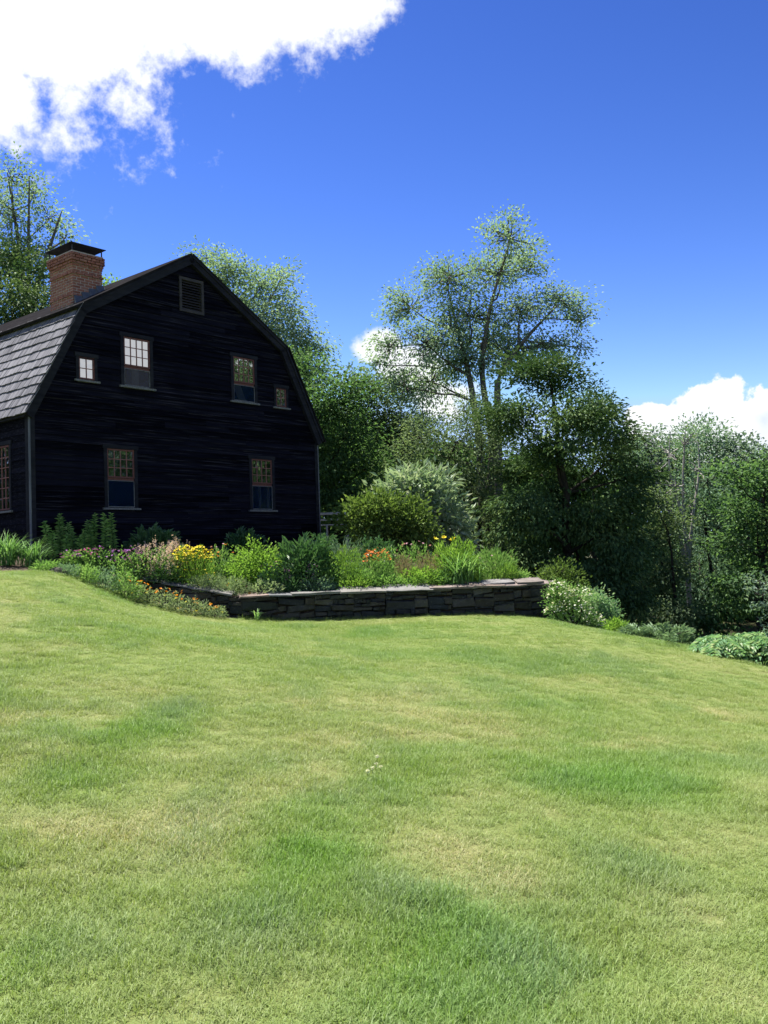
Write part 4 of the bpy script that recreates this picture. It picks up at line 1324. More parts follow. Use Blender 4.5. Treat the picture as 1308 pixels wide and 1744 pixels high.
def mound(name, label, px, py, D, wpx, leaf, n=900, L=.08, Wd=.04, cat='plant', group=None, fl=None, stems=10, upb=.12, shell=.38, spray=.0, per=1, flat=1.0, parts=None, lo=-.05):
    b, h = place(px, py, D)
    R = wpx * D / F / 2 * 1.08
    n = int(n * 1.7)
    ro = thing(name, label, cat, b, 0, group)
    g = Geo()
    if per > 1:
        C, u = dome_points(max(n // per, 8), R, h, shell, lo)
        i = np.repeat(np.arange(len(C)), per)
        off = rng.normal(size=(len(i), 3)) * spray * np.array([1, 1, flat])
        P, u2 = C[i] + off, unit(u[i] + unit(off) * .9)
        tone = np.clip(rng.normal(.5, .2, len(i)) + rng.normal(0, .14, len(C))[i], 0, 1)
    else:
        P, u2 = dome_points(n, R, h, shell, lo)
        tone = np.clip(rng.normal(.5, .24, n), 0, 1)
    P[:, 2] = np.maximum(P[:, 2], .01)
    Dn = u2 + np.array([0, 0, upb]) + rand_dirs(len(P)) * .55
    N = np.array([0, 0, 1.1]) + rand_dirs(len(P)) * .6 + u2 * .3
    s = rng.uniform(.7, 1.3, len(P))
    add_leaves(g, P, Dn, L * s, Wd * s, N, tone)
    g.obj('foliage', leaf, ro)
    if stems:
        st = Geo()
        C, u = dome_points(stems, R * .8, h * .85, .3)
        for c in C:
            c[2] = abs(c[2]) + .03
            st.tube(curve((c[0] * .12, c[1] * .12, 0), c, .08, 4), np.linspace(.008, .004, 4), 3)
        st.obj('stem', STEMM if cat == 'plant' else DBARK, ro)
    for q in (fl or []):
        col, cnt, size = q[:3]
        mode = q[3] if len(q) > 3 else 'top'
        C, u = dome_points(cnt, R * (q[4] if len(q) > 4 else .95), h, .06 if mode != 'all' else .15)
        if mode == 'top':
            C[:, 2] = np.abs(C[:, 2]) * .35 + h * .78
        C[:, 2] = np.maximum(C[:, 2], .03)
        f = Geo()
        if mode == 'plume':
            # fluffy upright plumes
            for c in C:
                k = 16
                t = rng.random(k)
                ax = unit(np.array([c[0] / R * .5, c[1] / R * .3, 1.0]) + rng.normal(size=3) * .15)
                pp = c + ax * (t * size * 3.2)[:, None] + rng.normal(size=(k, 3)) * size * .25 * (1.1 - t)[:, None]
                add_leaves(f, pp, rand_dirs(k) + ax * .8, size * .5, size * .2, rand_dirs(k), None)
        else:
            flowers(f, C, size, petals=(q[5] if len(q) > 5 else 6))
        fo = f.obj('blossom', PM[col], ro)
        fo['kind'] = 'stuff'
        fs = Geo()
        for c in C[::3]:
            fs.tube(np.array([(c[0] * .6, c[1] * .6, c[2] * .4), c]), np.array([.004, .003]), 3)
        fs.obj('flower_stalk', STEMM, ro)['kind'] = 'stuff'
    return ro

def strap_clump(name, label, px, py, D, wpx, n=90, leaf=None, wd=.018, group=None, fl=None):
    b, h = place(px, py, D)
    R = wpx * D / F / 2
    ro = thing(name, label, 'plant', b, 0, group)
    g = Geo()
    P = np.concatenate([rng.normal(size=(n, 2)) * R * .22, np.zeros((n, 1))], 1)
    L = np.hypot(R, h) * rng.uniform(.75, 1.25, n)
    add_straps(g, P, rng.uniform(0, 6.283, n), L, np.abs(rng.normal(.22, .16, n)), rng.uniform(.7, 1.9, n), np.full(n, wd) * rng.uniform(.7, 1.2, n), 5)
    g.obj('foliage', leaf or LM['strap'], ro)
    for (col, cnt, size) in (fl or []):
        f, st = Geo(), Geo()
        for i in range(cnt):
            tip = np.array([rng.normal() * R * .5, rng.normal() * R * .3, h * rng.uniform(1.0, 1.12)])
            st.tube(curve((tip[0] * .2, tip[1] * .2, 0), tip, .04, 5), np.linspace(.006, .004, 5), 4)
            flowers(f, np.array([tip]), size, 6, flat=False)
        st.obj('flower_stalk', STEMM, ro)['kind'] = 'stuff'
        f.obj('blossom', PM[col], ro)['kind'] = 'stuff'
    return ro

def lily_stem(px, py, D, label, group):
    b, h = place(px, py, D)
    ro = thing('lily_plant', label, 'plant', b, 0, group)
    top = np.array([rng.normal() * .04, rng.normal() * .04, h])
    P = curve((0, 0, 0), top, .02, 7)
    Geo().tube(P, np.linspace(.009, .004, 7), 5).obj('stem', STEMM, ro)
    n = int(h * 85)
    t = np.linspace(.12, 1, n)
    C = np.stack([np.interp(t * 6, np.arange(7), P[:, a]) for a in range(3)], 1)
    a = np.arange(n) * 2.4
    Dn = np.stack([np.cos(a), np.sin(a), .30 + .5 * t ** 3], 1) + rng.normal(size=(n, 3)) * .12
    L = np.where(t > .9, .08, .13) * rng.uniform(.8, 1.2, n)
    g = add_leaves(Geo(), C, Dn, L, .034, np.tile([0, 0, 1.0], (n, 1)) + rng.normal(size=(n, 3)) * .15, None, curl=.25)
    g.obj('foliage', LM['fresh'], ro)
    return ro

lg = 'tall leafy lily stems against the dark gable'
for (px, py, D) in ((82, 890, 19.2), (92, 905, 18.9), (104, 884, 20.2), (108, 876, 20.3), (122, 892, 20.1), (126, 903, 19.8), (144, 904, 19.3), (150, 888, 20.3), (160, 898, 19.6), (165, 876, 19.7), (178, 876, 19.5), (193, 876, 19.9), (136, 915, 19.0), (112, 912, 18.9)):
    lily_stem(px, py, D, 'tall unbranched lily stem with narrow leaves in front of the gable wall', lg)

strap_clump('daylily', 'arching daylily clump at the lawn edge below the side window', 12, 918, 18.1, 80, 170)
strap_clump('daylily', 'arching daylily clump at the foot of the corner board', 52, 922, 18.3, 60, 130)
mound('hydrangea', 'dark leafy bush in the shade below the left ground-floor window', 262, 905, 20.9, 85, LM['deep'], 1700, .12, .06, 'shrub', stems=14)
mound('hydrangea', 'small dark round bush in the shade below the right ground-floor window', 418, 908, 22.6, 52, LM['deep'], 900, .12, .06, 'shrub')
for i, (px, py, D, wpx, mag) in enumerate(((120, 941, 18.6, 34, 'purple'), (148, 939, 18.7, 36, 'magenta'), (175, 938, 18.8, 38, 'purple'), (203, 943, 18.7, 40, 'purple'), (226, 941, 18.8, 30, 'purple'))):
    mound('bee_balm', 'purple-flowered bee balm in the row before the lily stems' if mag == 'purple' else 'magenta-flowered bee balm, the pinkest of the row before the lilies', px, py, D, wpx, LM['fresh'], 420, .06, .026, group='bee balm row' if mag == 'purple' else None, fl=[(mag, 26, .05, 'top')])
for i, (px, py, D, wpx) in enumerate(((78, 957, 17.6, 44), (112, 960, 17.6, 44), (145, 964, 17.7, 46), (178, 966, 17.8, 48), (212, 970, 17.9, 48))):
    mound('catmint', 'low grey-green edging plant with a few pink flowers below the bee balm' if i % 2 else 'low fresh green edging plant along the lawn below the bee balm', px, py + 3 * (i % 2), D, wpx, LM['glaucous' if i % 2 else 'fresh'], 520, .05, .022, group='edging plants along the lawn' + (' with pink flowers' if i % 2 else ''), fl=[('rosy', 5, .03, 'all')] if i % 2 else None)
mound('astilbe', 'pale pink plumed astilbe beside the yellow coreopsis', 264, 938, 19.2, 78, LM['fresh'], 800, .07, .035, fl=[('pink', 260, .065, 'plume', .95)])
mound('astilbe', 'faded pink astilbe tucked behind the yellow coreopsis', 300, 934, 19.6, 56, LM['fresh'], 420, .07, .035, fl=[('pink', 120, .06, 'plume', .85)])
mound('potentilla', 'low dark-leaved plant at the foot of the pink astilbe', 276, 964, 19.05, 66, LM['deep'], 600, .06, .035)
mound('coreopsis', 'golden yellow coreopsis in full bloom', 327, 938, 19.15, 64, LM['bright'], 1500, .07, .008, upb=1.0, fl=[('yellow', 210, .048, 'top', .95), ('yellow', 90, .045, 'shell', .98)])
mound('helenium', 'leafy perennial with a few orange heads right of the coreopsis', 376, 934, 19.8, 44, LM['fresh'], 560, .08, .02, upb=.8, fl=[('orange', 9, .06, 'top'), ('rosy', 6, .05, 'top')])
mound('santolina', 'silvery low mound at the left end of the wall top', 352, 980, 18.95, 62, LM['silver'], 1300, .045, .012, fl=[('orange', 3, .05, 'all')])
mound('santolina', 'silvery low mound spilling over the wall corner', 398, 984, 18.95, 50, LM['silver'], 900, .045, .012, fl=[('orange', 3, .06, 'all')])
mound('lambs_ear', 'flat silver-grey plant behind the first cap slabs', 452, 990, 19.15, 56, LM['silver'], 500, .07, .03)
mound('spirea', 'bright lime green bush between the coreopsis and the dark peony', 433, 931, 19.75, 92, LM['bright'], 2100, .07, .04, 'shrub', stems=16, per=7, spray=.06)
mound('spirea', 'small lime green bush in front of the larger lime bush', 412, 968, 19.3, 40, LM['bright'], 520, .06, .035, 'shrub', fl=[('magenta', 5, .05, 'all')])
mound('geranium', 'dark low plant with small purple flowers below the lime bush', 460, 966, 19.3, 44, LM['deep'], 520, .06, .04, fl=[('purple', 8, .05, 'top')])
mound('peony', 'large dark glossy peony bush in the middle of the bed', 520, 926, 19.85, 92, LM['deep'], 1500, .16, .055, 'shrub', stems=16)
for (px, py) in ((486, 968), (524, 958), (536, 962)):
    mound('salvia', 'dark violet flower spike before the peony', px, py, 19.2, 14, LM['deep'], 90, .06, .03, group='violet spikes', fl=[('violet', 30, .05, 'all')], stems=4)
mound('artemisia', 'feathery yellow-green plant right of the peony', 580, 938, 19.9, 74, LM['bright'], 1700, .08, .012, upb=.9)
mound('nepeta', 'blue-grey fine-leaved plant behind the feathery one', 588, 924, 21.6, 66, LM['glaucous'], 900, .08, .016, upb=1.0)
mound('iris_bush', 'dark green leafy plant at the house corner', 552, 914, 22.5, 50, LM['deep'], 700, .11, .04)
mound('hosta', 'glossy green mound behind the orange butterfly weed', 640, 921, 21.6, 66, LM['deep'], 900, .10, .045, 'plant')
mound('butterfly_weed', 'butterfly weed topped with flat orange flower heads', 642, 943, 20.05, 58, LM['fresh'], 1000, .07, .018, upb=.6, fl=[('rust', 75, .055, 'top', .75), ('rosy', 5, .04, 'all')])
mound('meadow_rue', 'pale green airy plant before the butterfly weed', 622, 972, 19.8, 60, LM['fresh'], 800, .06, .02)
mound('smoke_grass', 'brownish pink tuft right of the butterfly weed', 686, 948, 20.2, 34, LM['bronze'], 800, .07, .008, upb=1.6)
mound('smoke_grass', 'brownish pink tuft left of the tall lilies', 726, 946, 20.3, 46, LM['bronze'], 900, .07, .008, upb=1.6)
mound('lady_mantle', 'low yellow-green plant along the middle of the wall', 712, 968, 20.0, 66, LM['bright'], 900, .06, .03)
mound('lady_mantle', 'low fresh green plant at the wall below the butterfly weed', 655, 980, 19.8, 60, LM['fresh'], 700, .06, .03)
mound('phlox', 'leafy phlox with a few pale pink heads behind the tufts', 706, 930, 21.2, 56, LM['fresh'], 560, .08, .025, upb=.7, fl=[('rosy', 10, .06, 'top')])
mound('sunflower_heliopsis', 'tall light green leafy perennial topped with yellow lilies', 775, 924, 20.5, 84, LM['bright'], 1900, .09, .022, upb=.9)
strap_clump('yellow_lily', 'two yellow lily blooms standing above the light green perennial', 765, 922, 20.7, 50, 30, fl=[('yellow', 4, .16)])
strap_clump('daylily', 'fountain of arching leaves leaning over the right half of the wall', 782, 952, 20.15, 92, 190, wd=.022)
mound('cosmos', 'feathery bright green plant near the right end of the bed', 838, 938, 20.75, 70, LM['fresh'], 1700, .09, .012, upb=.9, fl=[('rosy', 4, .05, 'top')])
mound('cosmos', 'small feathery green plant against the right end slabs', 862, 962, 20.5, 40, LM['bright'], 800, .07, .012, upb=.9)
for (px, py, D) in ((252, 1003, 18.2), (276, 1006, 18.15), (300, 1011, 18.15), (322, 1019, 18.2), (344, 1026, 18.2), (366, 1034, 18.25), (234, 993, 18.2), (216, 986, 18.1)):
    mound('marigold', 'low marigold with orange flowers below the left return of the wall', px, py, D, 30, LM['silver'], 190, .055, .016, group='marigolds edging the lawn', fl=[('orange', 5, .06, 'top'), ('yellow', 3, .06, 'all')])
strap_clump('weed_tuft', 'small grassy weed at the foot of the wall near its corner', 436, 1036, 18.4, 26, 16)
fillers = [(342, 962, 19.6, 50, 'fresh', 'small-leaved filler plant between the coreopsis and the lime bush'), (395, 962, 19.9, 46, 'glaucous', 'grey-green filler plant left of the lime bush'),
           (470, 944, 20.6, 60, 'fresh', 'leafy plant behind the lime bush and the peony'), (492, 984, 19.35, 44, 'deep', 'dark low plant between the lime bush and the peony'),
           (560, 962, 19.6, 44, 'fresh', 'mid green plant at the right foot of the peony'), (602, 958, 20.2, 50, 'glaucous', 'grey-green plant between the feathery plant and the butterfly weed'),
           (668, 940, 20.9, 56, 'fresh', 'tall green filler behind the brownish tufts'), (700, 985, 19.95, 50, 'fresh', 'trailing green plant lapping over the middle cap slabs'),
           (745, 978, 20.05, 46, 'strapfill', 'fine-leaved plant left of the leaning daylily fountain'), (815, 950, 21.2, 60, 'fresh', 'leafy plant behind the leaning daylily fountain'),
           (540, 990, 19.35, 50, 'glaucous', 'grey-green trailing plant at the peony foot by the slabs'), (600, 986, 19.55, 50, 'bright', 'lime green trailing plant lapping over the slabs'), (878, 975, 20.7, 30, 'fresh', 'small green tuft beside the topmost slabs')]
for (px, py, D, wpx, lf, lab) in fillers:
    mound('filler_plant', lab, px, py, D, wpx, LM.get(lf, LM['strap']), 620, .075, .024, upb=.35, shell=.5, per=5, spray=.05, fl=[('white', 4, .035, 'all')] if px in (470, 602, 668) else None)

# grey boulder at the lawn edge
b, h = place(97, 962, 17.5)
r = np.random.default_rng(5)
u, v = np.meshgrid(np.linspace(0, 2 * math.pi, 13)[:-1], np.linspace(-.3, 1.5, 7))
P = np.stack([np.cos(u) * np.cos(v) * .20, np.sin(u) * np.cos(v) * .15, np.sin(v) * .13], -1) * (1 + r.normal(0, .06, u.shape))[..., None]
q = (np.arange(6)[:, None] * 12 + np.arange(12)[None]); q2 = (np.arange(6)[:, None] * 12 + (np.arange(12)[None] + 1) % 12)
tag(Geo().add(P.reshape(-1, 3), np.stack([q, q2, q2 + 12, q + 12], -1).reshape(-1, 4)).obj('boulder', STONE, None, b + (0, 0, .02), True), 'grey boulder at the lawn edge among the edging plants', 'stone')

# ------------------------------------------------------------------ shrubs
def shrub(name, label, D, blobs, leaf, n, L, Wd, per=10, spray=.14, base=None, fl=None, flat=.8, up=.7, upd=.3):
    k = D / F
    C = [(at(px, py, D + (bb[4] if len(bb) > 4 else 0)), bb[2] * k, bb[3] * k) for bb in blobs for px, py in [bb[:2]]]
    m = np.mean([c[0] for c in C], axis=0)
    bp = np.array([m[0], m[1], surf_z(m[0], m[1])])
    ro = thing(name, label, 'shrub', bp)
    lv, wd_, fw = Geo(), Geo(), Geo()
    tot = sum(rx * ry for _, rx, ry in C)
    for (c, rx, ry) in C:
        ns = max(8, int(n / per * rx * ry / tot))
        u = rand_dirs(ns)
        S = c + u * (rng.random(ns) ** .35)[:, None] * np.array([rx, (rx + ry) / 2 * .9, ry])
        wd_.tube(curve(bp, c, .08, 5), np.linspace(.03, .012, 5), 4)
        for s_ in S[::5]: wd_.tube(curve(c, s_, .1, 3), np.linspace(.010, .004, 3), 3)
        i = np.repeat(np.arange(ns), per)
        off = rng.normal(size=(len(i), 3)) * spray * np.array([1, 1, flat])
        P = S[i] + off
        Dn = unit(S[i] - c) * .6 + unit(off) * .7 + rand_dirs(len(i)) * .5 + np.array([0, 0, upd])
        N = np.array([0, 0, up]) + rand_dirs(len(i)) * .8 + unit(S[i] - c) * .5
        tone = np.clip(rng.normal(.48, .2, len(i)) + rng.normal(0, .14, ns)[i], 0, 1)
        s = rng.uniform(.7, 1.25, len(i))
        gz = np.array([ground_z(P[:, 0], P[:, 1])]).ravel()
        P[:, 2] = np.maximum(P[:, 2], gz + .02)
        add_leaves(lv, P, Dn, L * s, Wd * s, N, tone)
        if fl:
            nf_ = max(1, int(fl[1] * rx * ry / tot))
            u = rand_dirs(nf_); u[:, 2] = np.abs(u[:, 2]) * .9 + u[:, 2] * .1
            flowers(fw, c + u * np.array([rx, (rx + ry) / 2, ry]) * 1.05, fl[2], 5)
    parts = [wd_.obj('stem', DBARK, ro), lv.obj('foliage', leaf, ro)]
    if fl:
        f = fw.obj('blossom', PM[fl[0]], ro); f['kind'] = 'stuff'; parts.append(f)
    for o in parts: o.data.transform(Matrix.Translation(-Vector(bp)))
    return ro

shrub('golden_shrub', 'golden-green shrub beside the timber railing', 25.5, [(610, 880, 34, 30), (655, 872, 42, 34), (700, 884, 40, 34), (625, 905, 38, 24), (680, 912, 46, 26), (640, 862, 26, 20), (720, 905, 24, 24)], LM['golden'], 4600, .14, .075, per=9, spray=.17)
shrub('butterfly_bush', 'grey-green arching shrub rising behind the golden shrub', 27.5, [(694, 834, 42, 26), (726, 848, 42, 34), (662, 850, 28, 20), (755, 885, 36, 40), (720, 890, 40, 40), (775, 915, 26, 24), (700, 818, 24, 14), (740, 825, 24, 16)], LM['greygreen'], 3600, .27, .085, per=7, spray=.2, upd=.15)
shrub('white_shrub', 'shrub dotted with small white flowers at the right end of the wall', 19.3, [(955, 1020, 24, 26), (975, 1040, 32, 26), (1000, 1058, 28, 18), (945, 1045, 18, 18), (1012, 1066, 20, 12), (950, 1000, 14, 12), (985, 1016, 22, 18)], LM['fresh'], 4600, .045, .022, per=12, spray=.07, fl=('white', 420, .05))
shrub('boxwood', 'rounded green shrub behind the white-flowered one', 20.3, [(1018, 1026, 26, 22), (1035, 1044, 20, 22), (1000, 1030, 24, 20), (1030, 1062, 22, 16)], LM['sumac'], 3400, .06, .03, per=12, spray=.08)
shrub('understory_shrub', 'yellow-green shrub in the shade beyond the wall end', 24.5, [(955, 975, 22, 18), (968, 995, 22, 22), (935, 985, 18, 18)], LM['golden'], 1200, .09, .05)
shrub('perennial', 'light yellow-green perennial between the white shrub and the juniper', 18.6, [(1048, 1070, 14, 12), (1062, 1074, 12, 9)], LM['bright'], 700, .08, .025, spray=.06)
shrub('fern_patch', 'small yellow fern at the edge of the sumac', 16.6, [(1200, 1108, 14, 6)], LM['golden'], 260, .06, .03, spray=.05)

# spreading juniper: flat plumes reaching out from the middle
D = 17.9
jb = at(1112, 1098, D)
jz = float(ground_z(jb[0], jb[1]))
ro = thing('juniper', 'low spreading juniper at the crest of the lawn', 'shrub', (jb[0], jb[1], jz))
lv, wd_ = Geo(), Geo()
for i in range(30):
    px, py = rng.uniform(1060, 1178), 0
    py = np.interp(px, [1060, 1100, 1140, 1180], [1072, 1066, 1064, 1070]) + abs(rng.normal(0, 13)) + (px - 1120) * .08
    tip = at(px, py, D + rng.normal() * .5)
    tip[2] = max(tip[2], float(ground_z(tip[0], tip[1])) + .12)
    st = np.array([jb[0] + rng.normal() * .3 + (tip[0] - jb[0]) * .25, jb[1] + rng.normal() * .15, jz])
    P = curve(st, tip, .06, 9)
    wd_.tube(P, np.linspace(.018, .005, 9), 4)
    m = 150
    t = rng.random(m) ** .6
    C = np.stack([np.interp(t * 8, np.arange(9), P[:, a]) for a in range(3)], 1)
    ax = unit(tip - st)
    sd = unit(np.cross(ax, [0, 0, 1.0]))
    sg = rng.choice([-1, 1], m)
    wdt = .16 * (1.1 - t * .8)
    C = C + sd * (sg * rng.random(m) * wdt)[:, None] + rng.normal(size=(m, 3)) * .03
    Dn = ax[None] + sd[None] * (sg * .8)[:, None] + np.array([0, 0, .15]) + rand_dirs(m) * .3
    add_leaves(lv, C, Dn, .10, .028, np.tile([0, 0, 1.0], (m, 1)) + rand_dirs(m) * .5, np.clip(.3 + .5 * t + rng.normal(0, .12, m), 0, 1))
for o in (wd_.obj('branch', DBARK, ro), lv.obj('foliage', LM['juniper'], ro)):
    o.data.transform(Matrix.Translation(-Vector((jb[0], jb[1], jz))))

# sumac thicket: each stem carries long leaves of paired leaflets
def sumac(px, py, D, label, group, spread=.5, nfr=9):
    b, h = place(px, py, D)
    ro = thing('sumac', label, 'shrub', b, 0, group)
    st, lv = Geo(), Geo()
    top = np.array([rng.normal() * .08, rng.normal() * .08, h * .86])
    st.tube(curve((0, 0, 0), top, .05, 5), np.linspace(.014, .007, 5), 5)
    for k in range(nfr):
        a = k * 2.4 + rng.uniform(-.3, .3)
        hgt = rng.uniform(.55, 1.0)
        s0 = top * hgt
        L = spread * rng.uniform(.7, 1.1)
        t = np.linspace(0, 1, 9)
        out_ = np.array([math.cos(a), math.sin(a), 0])
        P = s0 + out_ * (t * L)[:, None] + np.array([0, 0, 1.0]) * (L * (.35 * t - .55 * t ** 2))[:, None]
        st.tube(P, np.linspace(.005, .002, 9), 3)
        sd = np.array([-math.sin(a), math.cos(a), 0])
        for sg in (-1, 1):
            Q = P[1:]
            n_ = len(Q)
            Dn = sd * sg + out_ * .55 + np.array([0, 0, -.12]) + rng.normal(size=(n_, 3)) * .12
            add_leaves(lv, Q, Dn, L * .32 * (1.05 - .5 * np.abs(t[1:] - .4)), L * .105, np.tile([0, 0, 1.0], (n_, 1)) + rng.normal(size=(n_, 3)) * .2, None, curl=.2)
    st.obj('stem', STEMM, ro)
    lv.obj('foliage', LM['sumac'], ro)
for i in range(26):
    px = rng.uniform(1196, 1345)
    py = np.interp(px, [1196, 1230, 1280, 1345], [1092, 1070, 1066, 1070]) + rng.uniform(0, 26) * (1 if i > 8 else .3)
    sumac(px, py, rng.uniform(15.9, 16.9), 'pale green sumac in the thicket at the right edge of the lawn', 'sumac thicket')

# leafy undergrowth covering the bank that falls away beyond the lawn
m_ = 46000
x = rng.uniform(3.6, 24, m_); y = rng.uniform(8, 46, m_)
k = (lawn_mask(x, y) < -.9) & (~inside(np.array([WA, WB, WR, (3, 29), (-2, 29)]), x, y))
x, y = x[k], y[k]
hh = .12 + .55 * fbm(x, y, 2.2, 77) * np.clip((-lawn_mask(x, y) - .6) / 2, .2, 1)
z = ground_z(x, y) + hh * rng.random(len(x)) ** .5
add = add_leaves(Geo(), np.stack([x, y, z], 1), rand_dirs(len(x)) + (0, 0, .2), rng.uniform(.12, .3, len(x)), rng.uniform(.07, .16, len(x)), np.tile([0, 0, 1.0], (len(x), 1)) + rand_dirs(len(x)) * .6)
tag(add.obj('undergrowth', LM['maple']), 'low leafy undergrowth on the bank beyond the lawn', kind='stuff')

# slender sapling beside the sumac
p0 = at(1318, 1110, 15.9)
sz = float(ground_z(p0[0], p0[1]))
ro = thing('sapling', 'slender sapling with pale leaves standing out of the sumac', 'tree', (p0[0], p0[1], sz))
tp = at(1305, 985, 15.9) - np.array([p0[0], p0[1], sz])
st, lv = Geo(), Geo()
P = curve((0, 0, 0), tp, .03, 8)
st.tube(P, np.linspace(.018, .005, 8), 5)
for k in range(26):
    t = rng.uniform(.35, 1)
    c = np.array([np.interp(t * 7, np.arange(8), P[:, a]) for a in range(3)])
    tipb = c + rng.normal(size=3) * np.array([.16, .16, .05]) + (0, 0, .08)
    st.tube(np.array([c, tipb]), np.array([.005, .002]), 3)
    n_ = 14
    add_leaves(lv, tipb + rng.normal(size=(n_, 3)) * .05, rand_dirs(n_) + (0, 0, .3), .075, .04, np.tile([0, 0, 1.0], (n_, 1)) + rand_dirs(n_) * .5)
st.obj('trunk', BARK, ro, smooth=True)
lv.obj('crown', LM['pale'], ro)

# ------------------------------------------------------------------ lawn grass
gmat, n, out = new_mat('grass_blade')
A2 = {k: n.n('ShaderNodeAttribute', attribute_name=k, attribute_type='INSTANCER').outputs['Fac'] for k in ('dry', 'lush', 'blue', 'tone')}
rn = n.n('ShaderNodeAttribute', attribute_name='rnd').outputs['Fac']
tone = n.m('ADD', n.m('MULTIPLY', rn, .7), n.m('MULTIPLY', A2['tone'], .3))
strawf = n.m('GREATER_THAN', n.m('ADD', A2['dry'], n.m('MULTIPLY', rn, .65)), .98)
dryf = n.m('MAXIMUM', n.m('MULTIPLY', A2['dry'], .55), n.m('MULTIPLY', strawf, .8))
c = grass_colour(n, dryf, A2['lush'], A2['blue'], tone)
p = principled(n, c, .5, .25)
tr = n.n('ShaderNodeBsdfTranslucent')
n.l(n.mix(1.0, c, (1.1, 1.15, .6), 'MULTIPLY'), tr.inputs['Color'])
mx = n.n('ShaderNodeMixShader'); mx.inputs[0].default_value = .35
n.l(p.outputs[0], mx.inputs[1]); n.l(tr.outputs[0], mx.inputs[2]); n.l(mx.outputs[0], out.inputs[0])

tufts = bpy.data.collections.new('grass_tufts')
for k in range(6):
    nb = 46
    g = Geo()
    P = np.concatenate([rng.normal(size=(nb, 2)) * .045, np.full((nb, 1), -.006)], 1)
    add_straps(g, P, rng.uniform(0, 6.283, nb), rng.uniform(.035, .095, nb), np.abs(rng.normal(.25, .3, nb)), rng.uniform(.2, 1.5, nb), rng.uniform(.0018, .0034, nb), 3)
    tufts.objects.link(bpy.data.objects.new('grass_tuft', g.mesh('grass_tuft', gmat)))

def scatter(nn, y0, y1):
    y = rng.uniform(y0, y1, nn); x = rng.uniform(-1, 1, nn) * (.47 * y1 + 1.6)
    k = (np.abs(x) < .47 * y + 1.6)
    return x[k], y[k]
xs_, ys_ = [], []
for (y0, y1, dn) in ((1.6, 5.0, 420), (5.0, 9.0, 330), (9.0, 14.0, 220), (14.0, 20.2, 150)):
    nn = int((y1 - y0) * 2 * (.47 * y1 + 1.6) * dn)
    x, y = scatter(nn, y0, y1); xs_.append(x); ys_.append(y)
x = np.concatenate(xs_); y = np.concatenate(ys_)
k = lawn_mask(x, y) > .02
x, y = x[k], y[k]
z = gz_exact(x, y)
dry, lush, blue = lawn_attr(x, y)
bare = (spotsum(_spots([(690, 1455, 14, 8, 1), (885, 1455, 12, 6, 1), (1215, 1570, 26, 10, 1), (945, 1397, 18, 7, .9), (320, 1715, 40, 14, .8)]), x, y) > rng.random(len(x)) * 1.0)
k = ~bare
x, y, z, dry, lush, blue = (a[k] for a in (x, y, z, dry, lush, blue))
hs_ = np.clip(.50 + .75 * lush + .35 * blue - .25 * dry + (fbm(x, y, .5, 91) - .5) * .9 + rng.normal(0, .12, len(x)), .3, 2.0)
# taller tufts against the foot of the stone wall
nearwall = np.clip(1 - lawn_mask(x, y) / .25, 0, 1) * ((x > -2.9) & (x < 3.5))
hs_ = hs_ + nearwall * .9
pm = bpy.data.meshes.new('lawn_grass')
pm.vertices.add(len(x))
pm.vertices.foreach_set('co', np.stack([x, y, z], 1).ravel())
for nm, v in (('dry', dry), ('lush', lush), ('blue', blue), ('tone', rng.random(len(x))), ('hs', hs_), ('rz', rng.uniform(0, 6.283, len(x)))):
    a = pm.attributes.new(nm, 'FLOAT', 'POINT')
    a.data.foreach_set('value', np.asarray(v, np.float32))
grass = link('lawn_grass', pm)
tag(grass, 'mown lawn grass with green, bluish and straw-coloured patches', 'grass', kind='stuff')
nt = bpy.data.node_groups.new('lawn_grass', 'GeometryNodeTree')
nt.interface.new_socket('Geometry', in_out='INPUT', socket_type='NodeSocketGeometry')
nt.interface.new_socket('Geometry', in_out='OUTPUT', socket_type='NodeSocketGeometry')
N_ = nt.nodes; Lk = nt.links
gi, go = N_.new('NodeGroupInput'), N_.new('NodeGroupOutput')
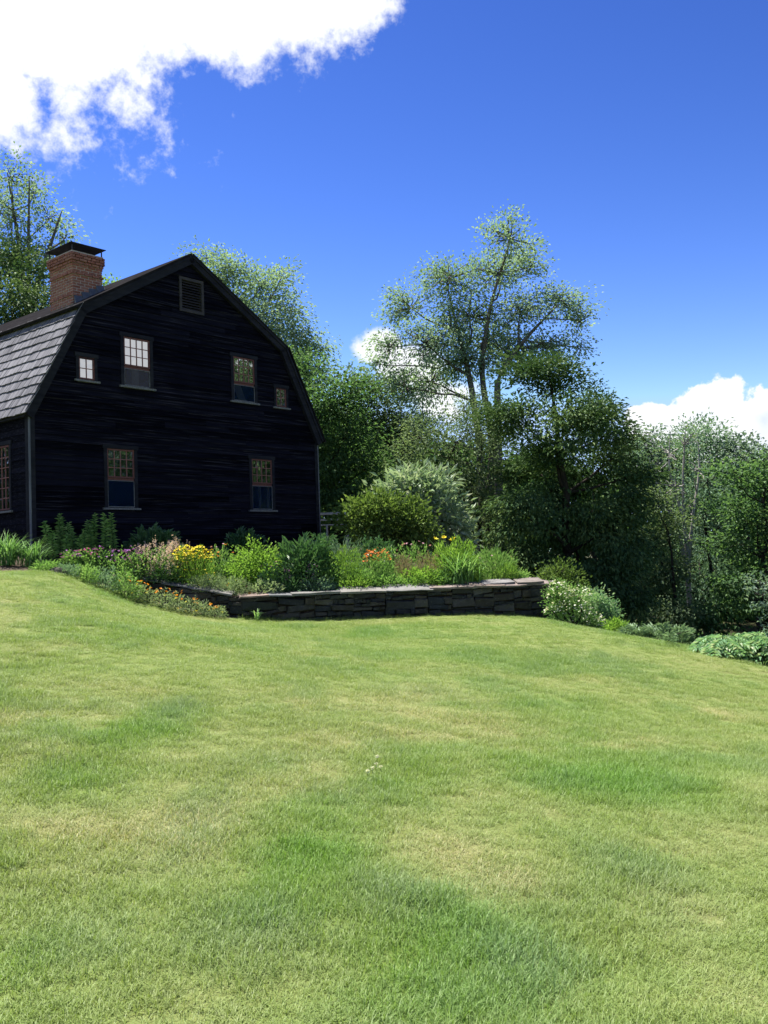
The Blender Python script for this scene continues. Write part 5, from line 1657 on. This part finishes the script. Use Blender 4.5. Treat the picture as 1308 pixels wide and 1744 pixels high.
ci = N_.new('GeometryNodeCollectionInfo')
ci.inputs['Collection'].default_value = tufts
ci.inputs['Separate Children'].default_value = True
ip = N_.new('GeometryNodeInstanceOnPoints')
ip.inputs['Pick Instance'].default_value = True
def named(nm):
    q = N_.new('GeometryNodeInputNamedAttribute'); q.data_type = 'FLOAT'; q.inputs['Name'].default_value = nm
    return q.outputs['Attribute']
ri = N_.new('FunctionNodeRandomValue'); ri.data_type = 'INT'
ri.inputs[4].default_value = 0; ri.inputs[5].default_value = 5
Lk.new(ri.outputs[2], ip.inputs['Instance Index'])
cr_ = N_.new('ShaderNodeCombineXYZ'); Lk.new(named('rz'), cr_.inputs[2])
Lk.new(cr_.outputs[0], ip.inputs['Rotation'])
cs_ = N_.new('ShaderNodeCombineXYZ')
ms = N_.new('ShaderNodeMath'); ms.operation = 'MULTIPLY_ADD'; ms.inputs[1].default_value = .35; ms.inputs[2].default_value = .7
Lk.new(named('hs'), ms.inputs[0])
Lk.new(ms.outputs[0], cs_.inputs[0]); Lk.new(ms.outputs[0], cs_.inputs[1]); Lk.new(named('hs'), cs_.inputs[2])
Lk.new(cs_.outputs[0], ip.inputs['Scale'])
Lk.new(gi.outputs[0], ip.inputs['Points']); Lk.new(ci.outputs[0], ip.inputs['Instance'])
Lk.new(ip.outputs[0], go.inputs[0])
md = grass.modifiers.new('tufts', 'NODES'); md.node_group = nt

# a few white clover heads on the lawn
for i, (px, py) in enumerate(((642, 1306), (640, 1318), (634, 1324), (648, 1322), (626, 1330))):
    c = on_ground(px, py); zz = float(gz_exact(c[0], c[1]))
    ro = thing('clover', 'white clover flower head in the middle of the lawn', 'flower', (c[0], c[1], zz), 0, 'clover heads on the lawn')
    Geo().tube(np.array([(0, 0, 0), (.004, 0, .05)]), np.array([.0015, .0012]), 4).obj('stem', STEMM, ro)
    f = Geo(); m = 26
    add_leaves(f, np.tile([.004, 0, .055], (m, 1)), rand_dirs(m) + (0, 0, .4), .018, .008)
    f.obj('blossom', PM['white'], ro)
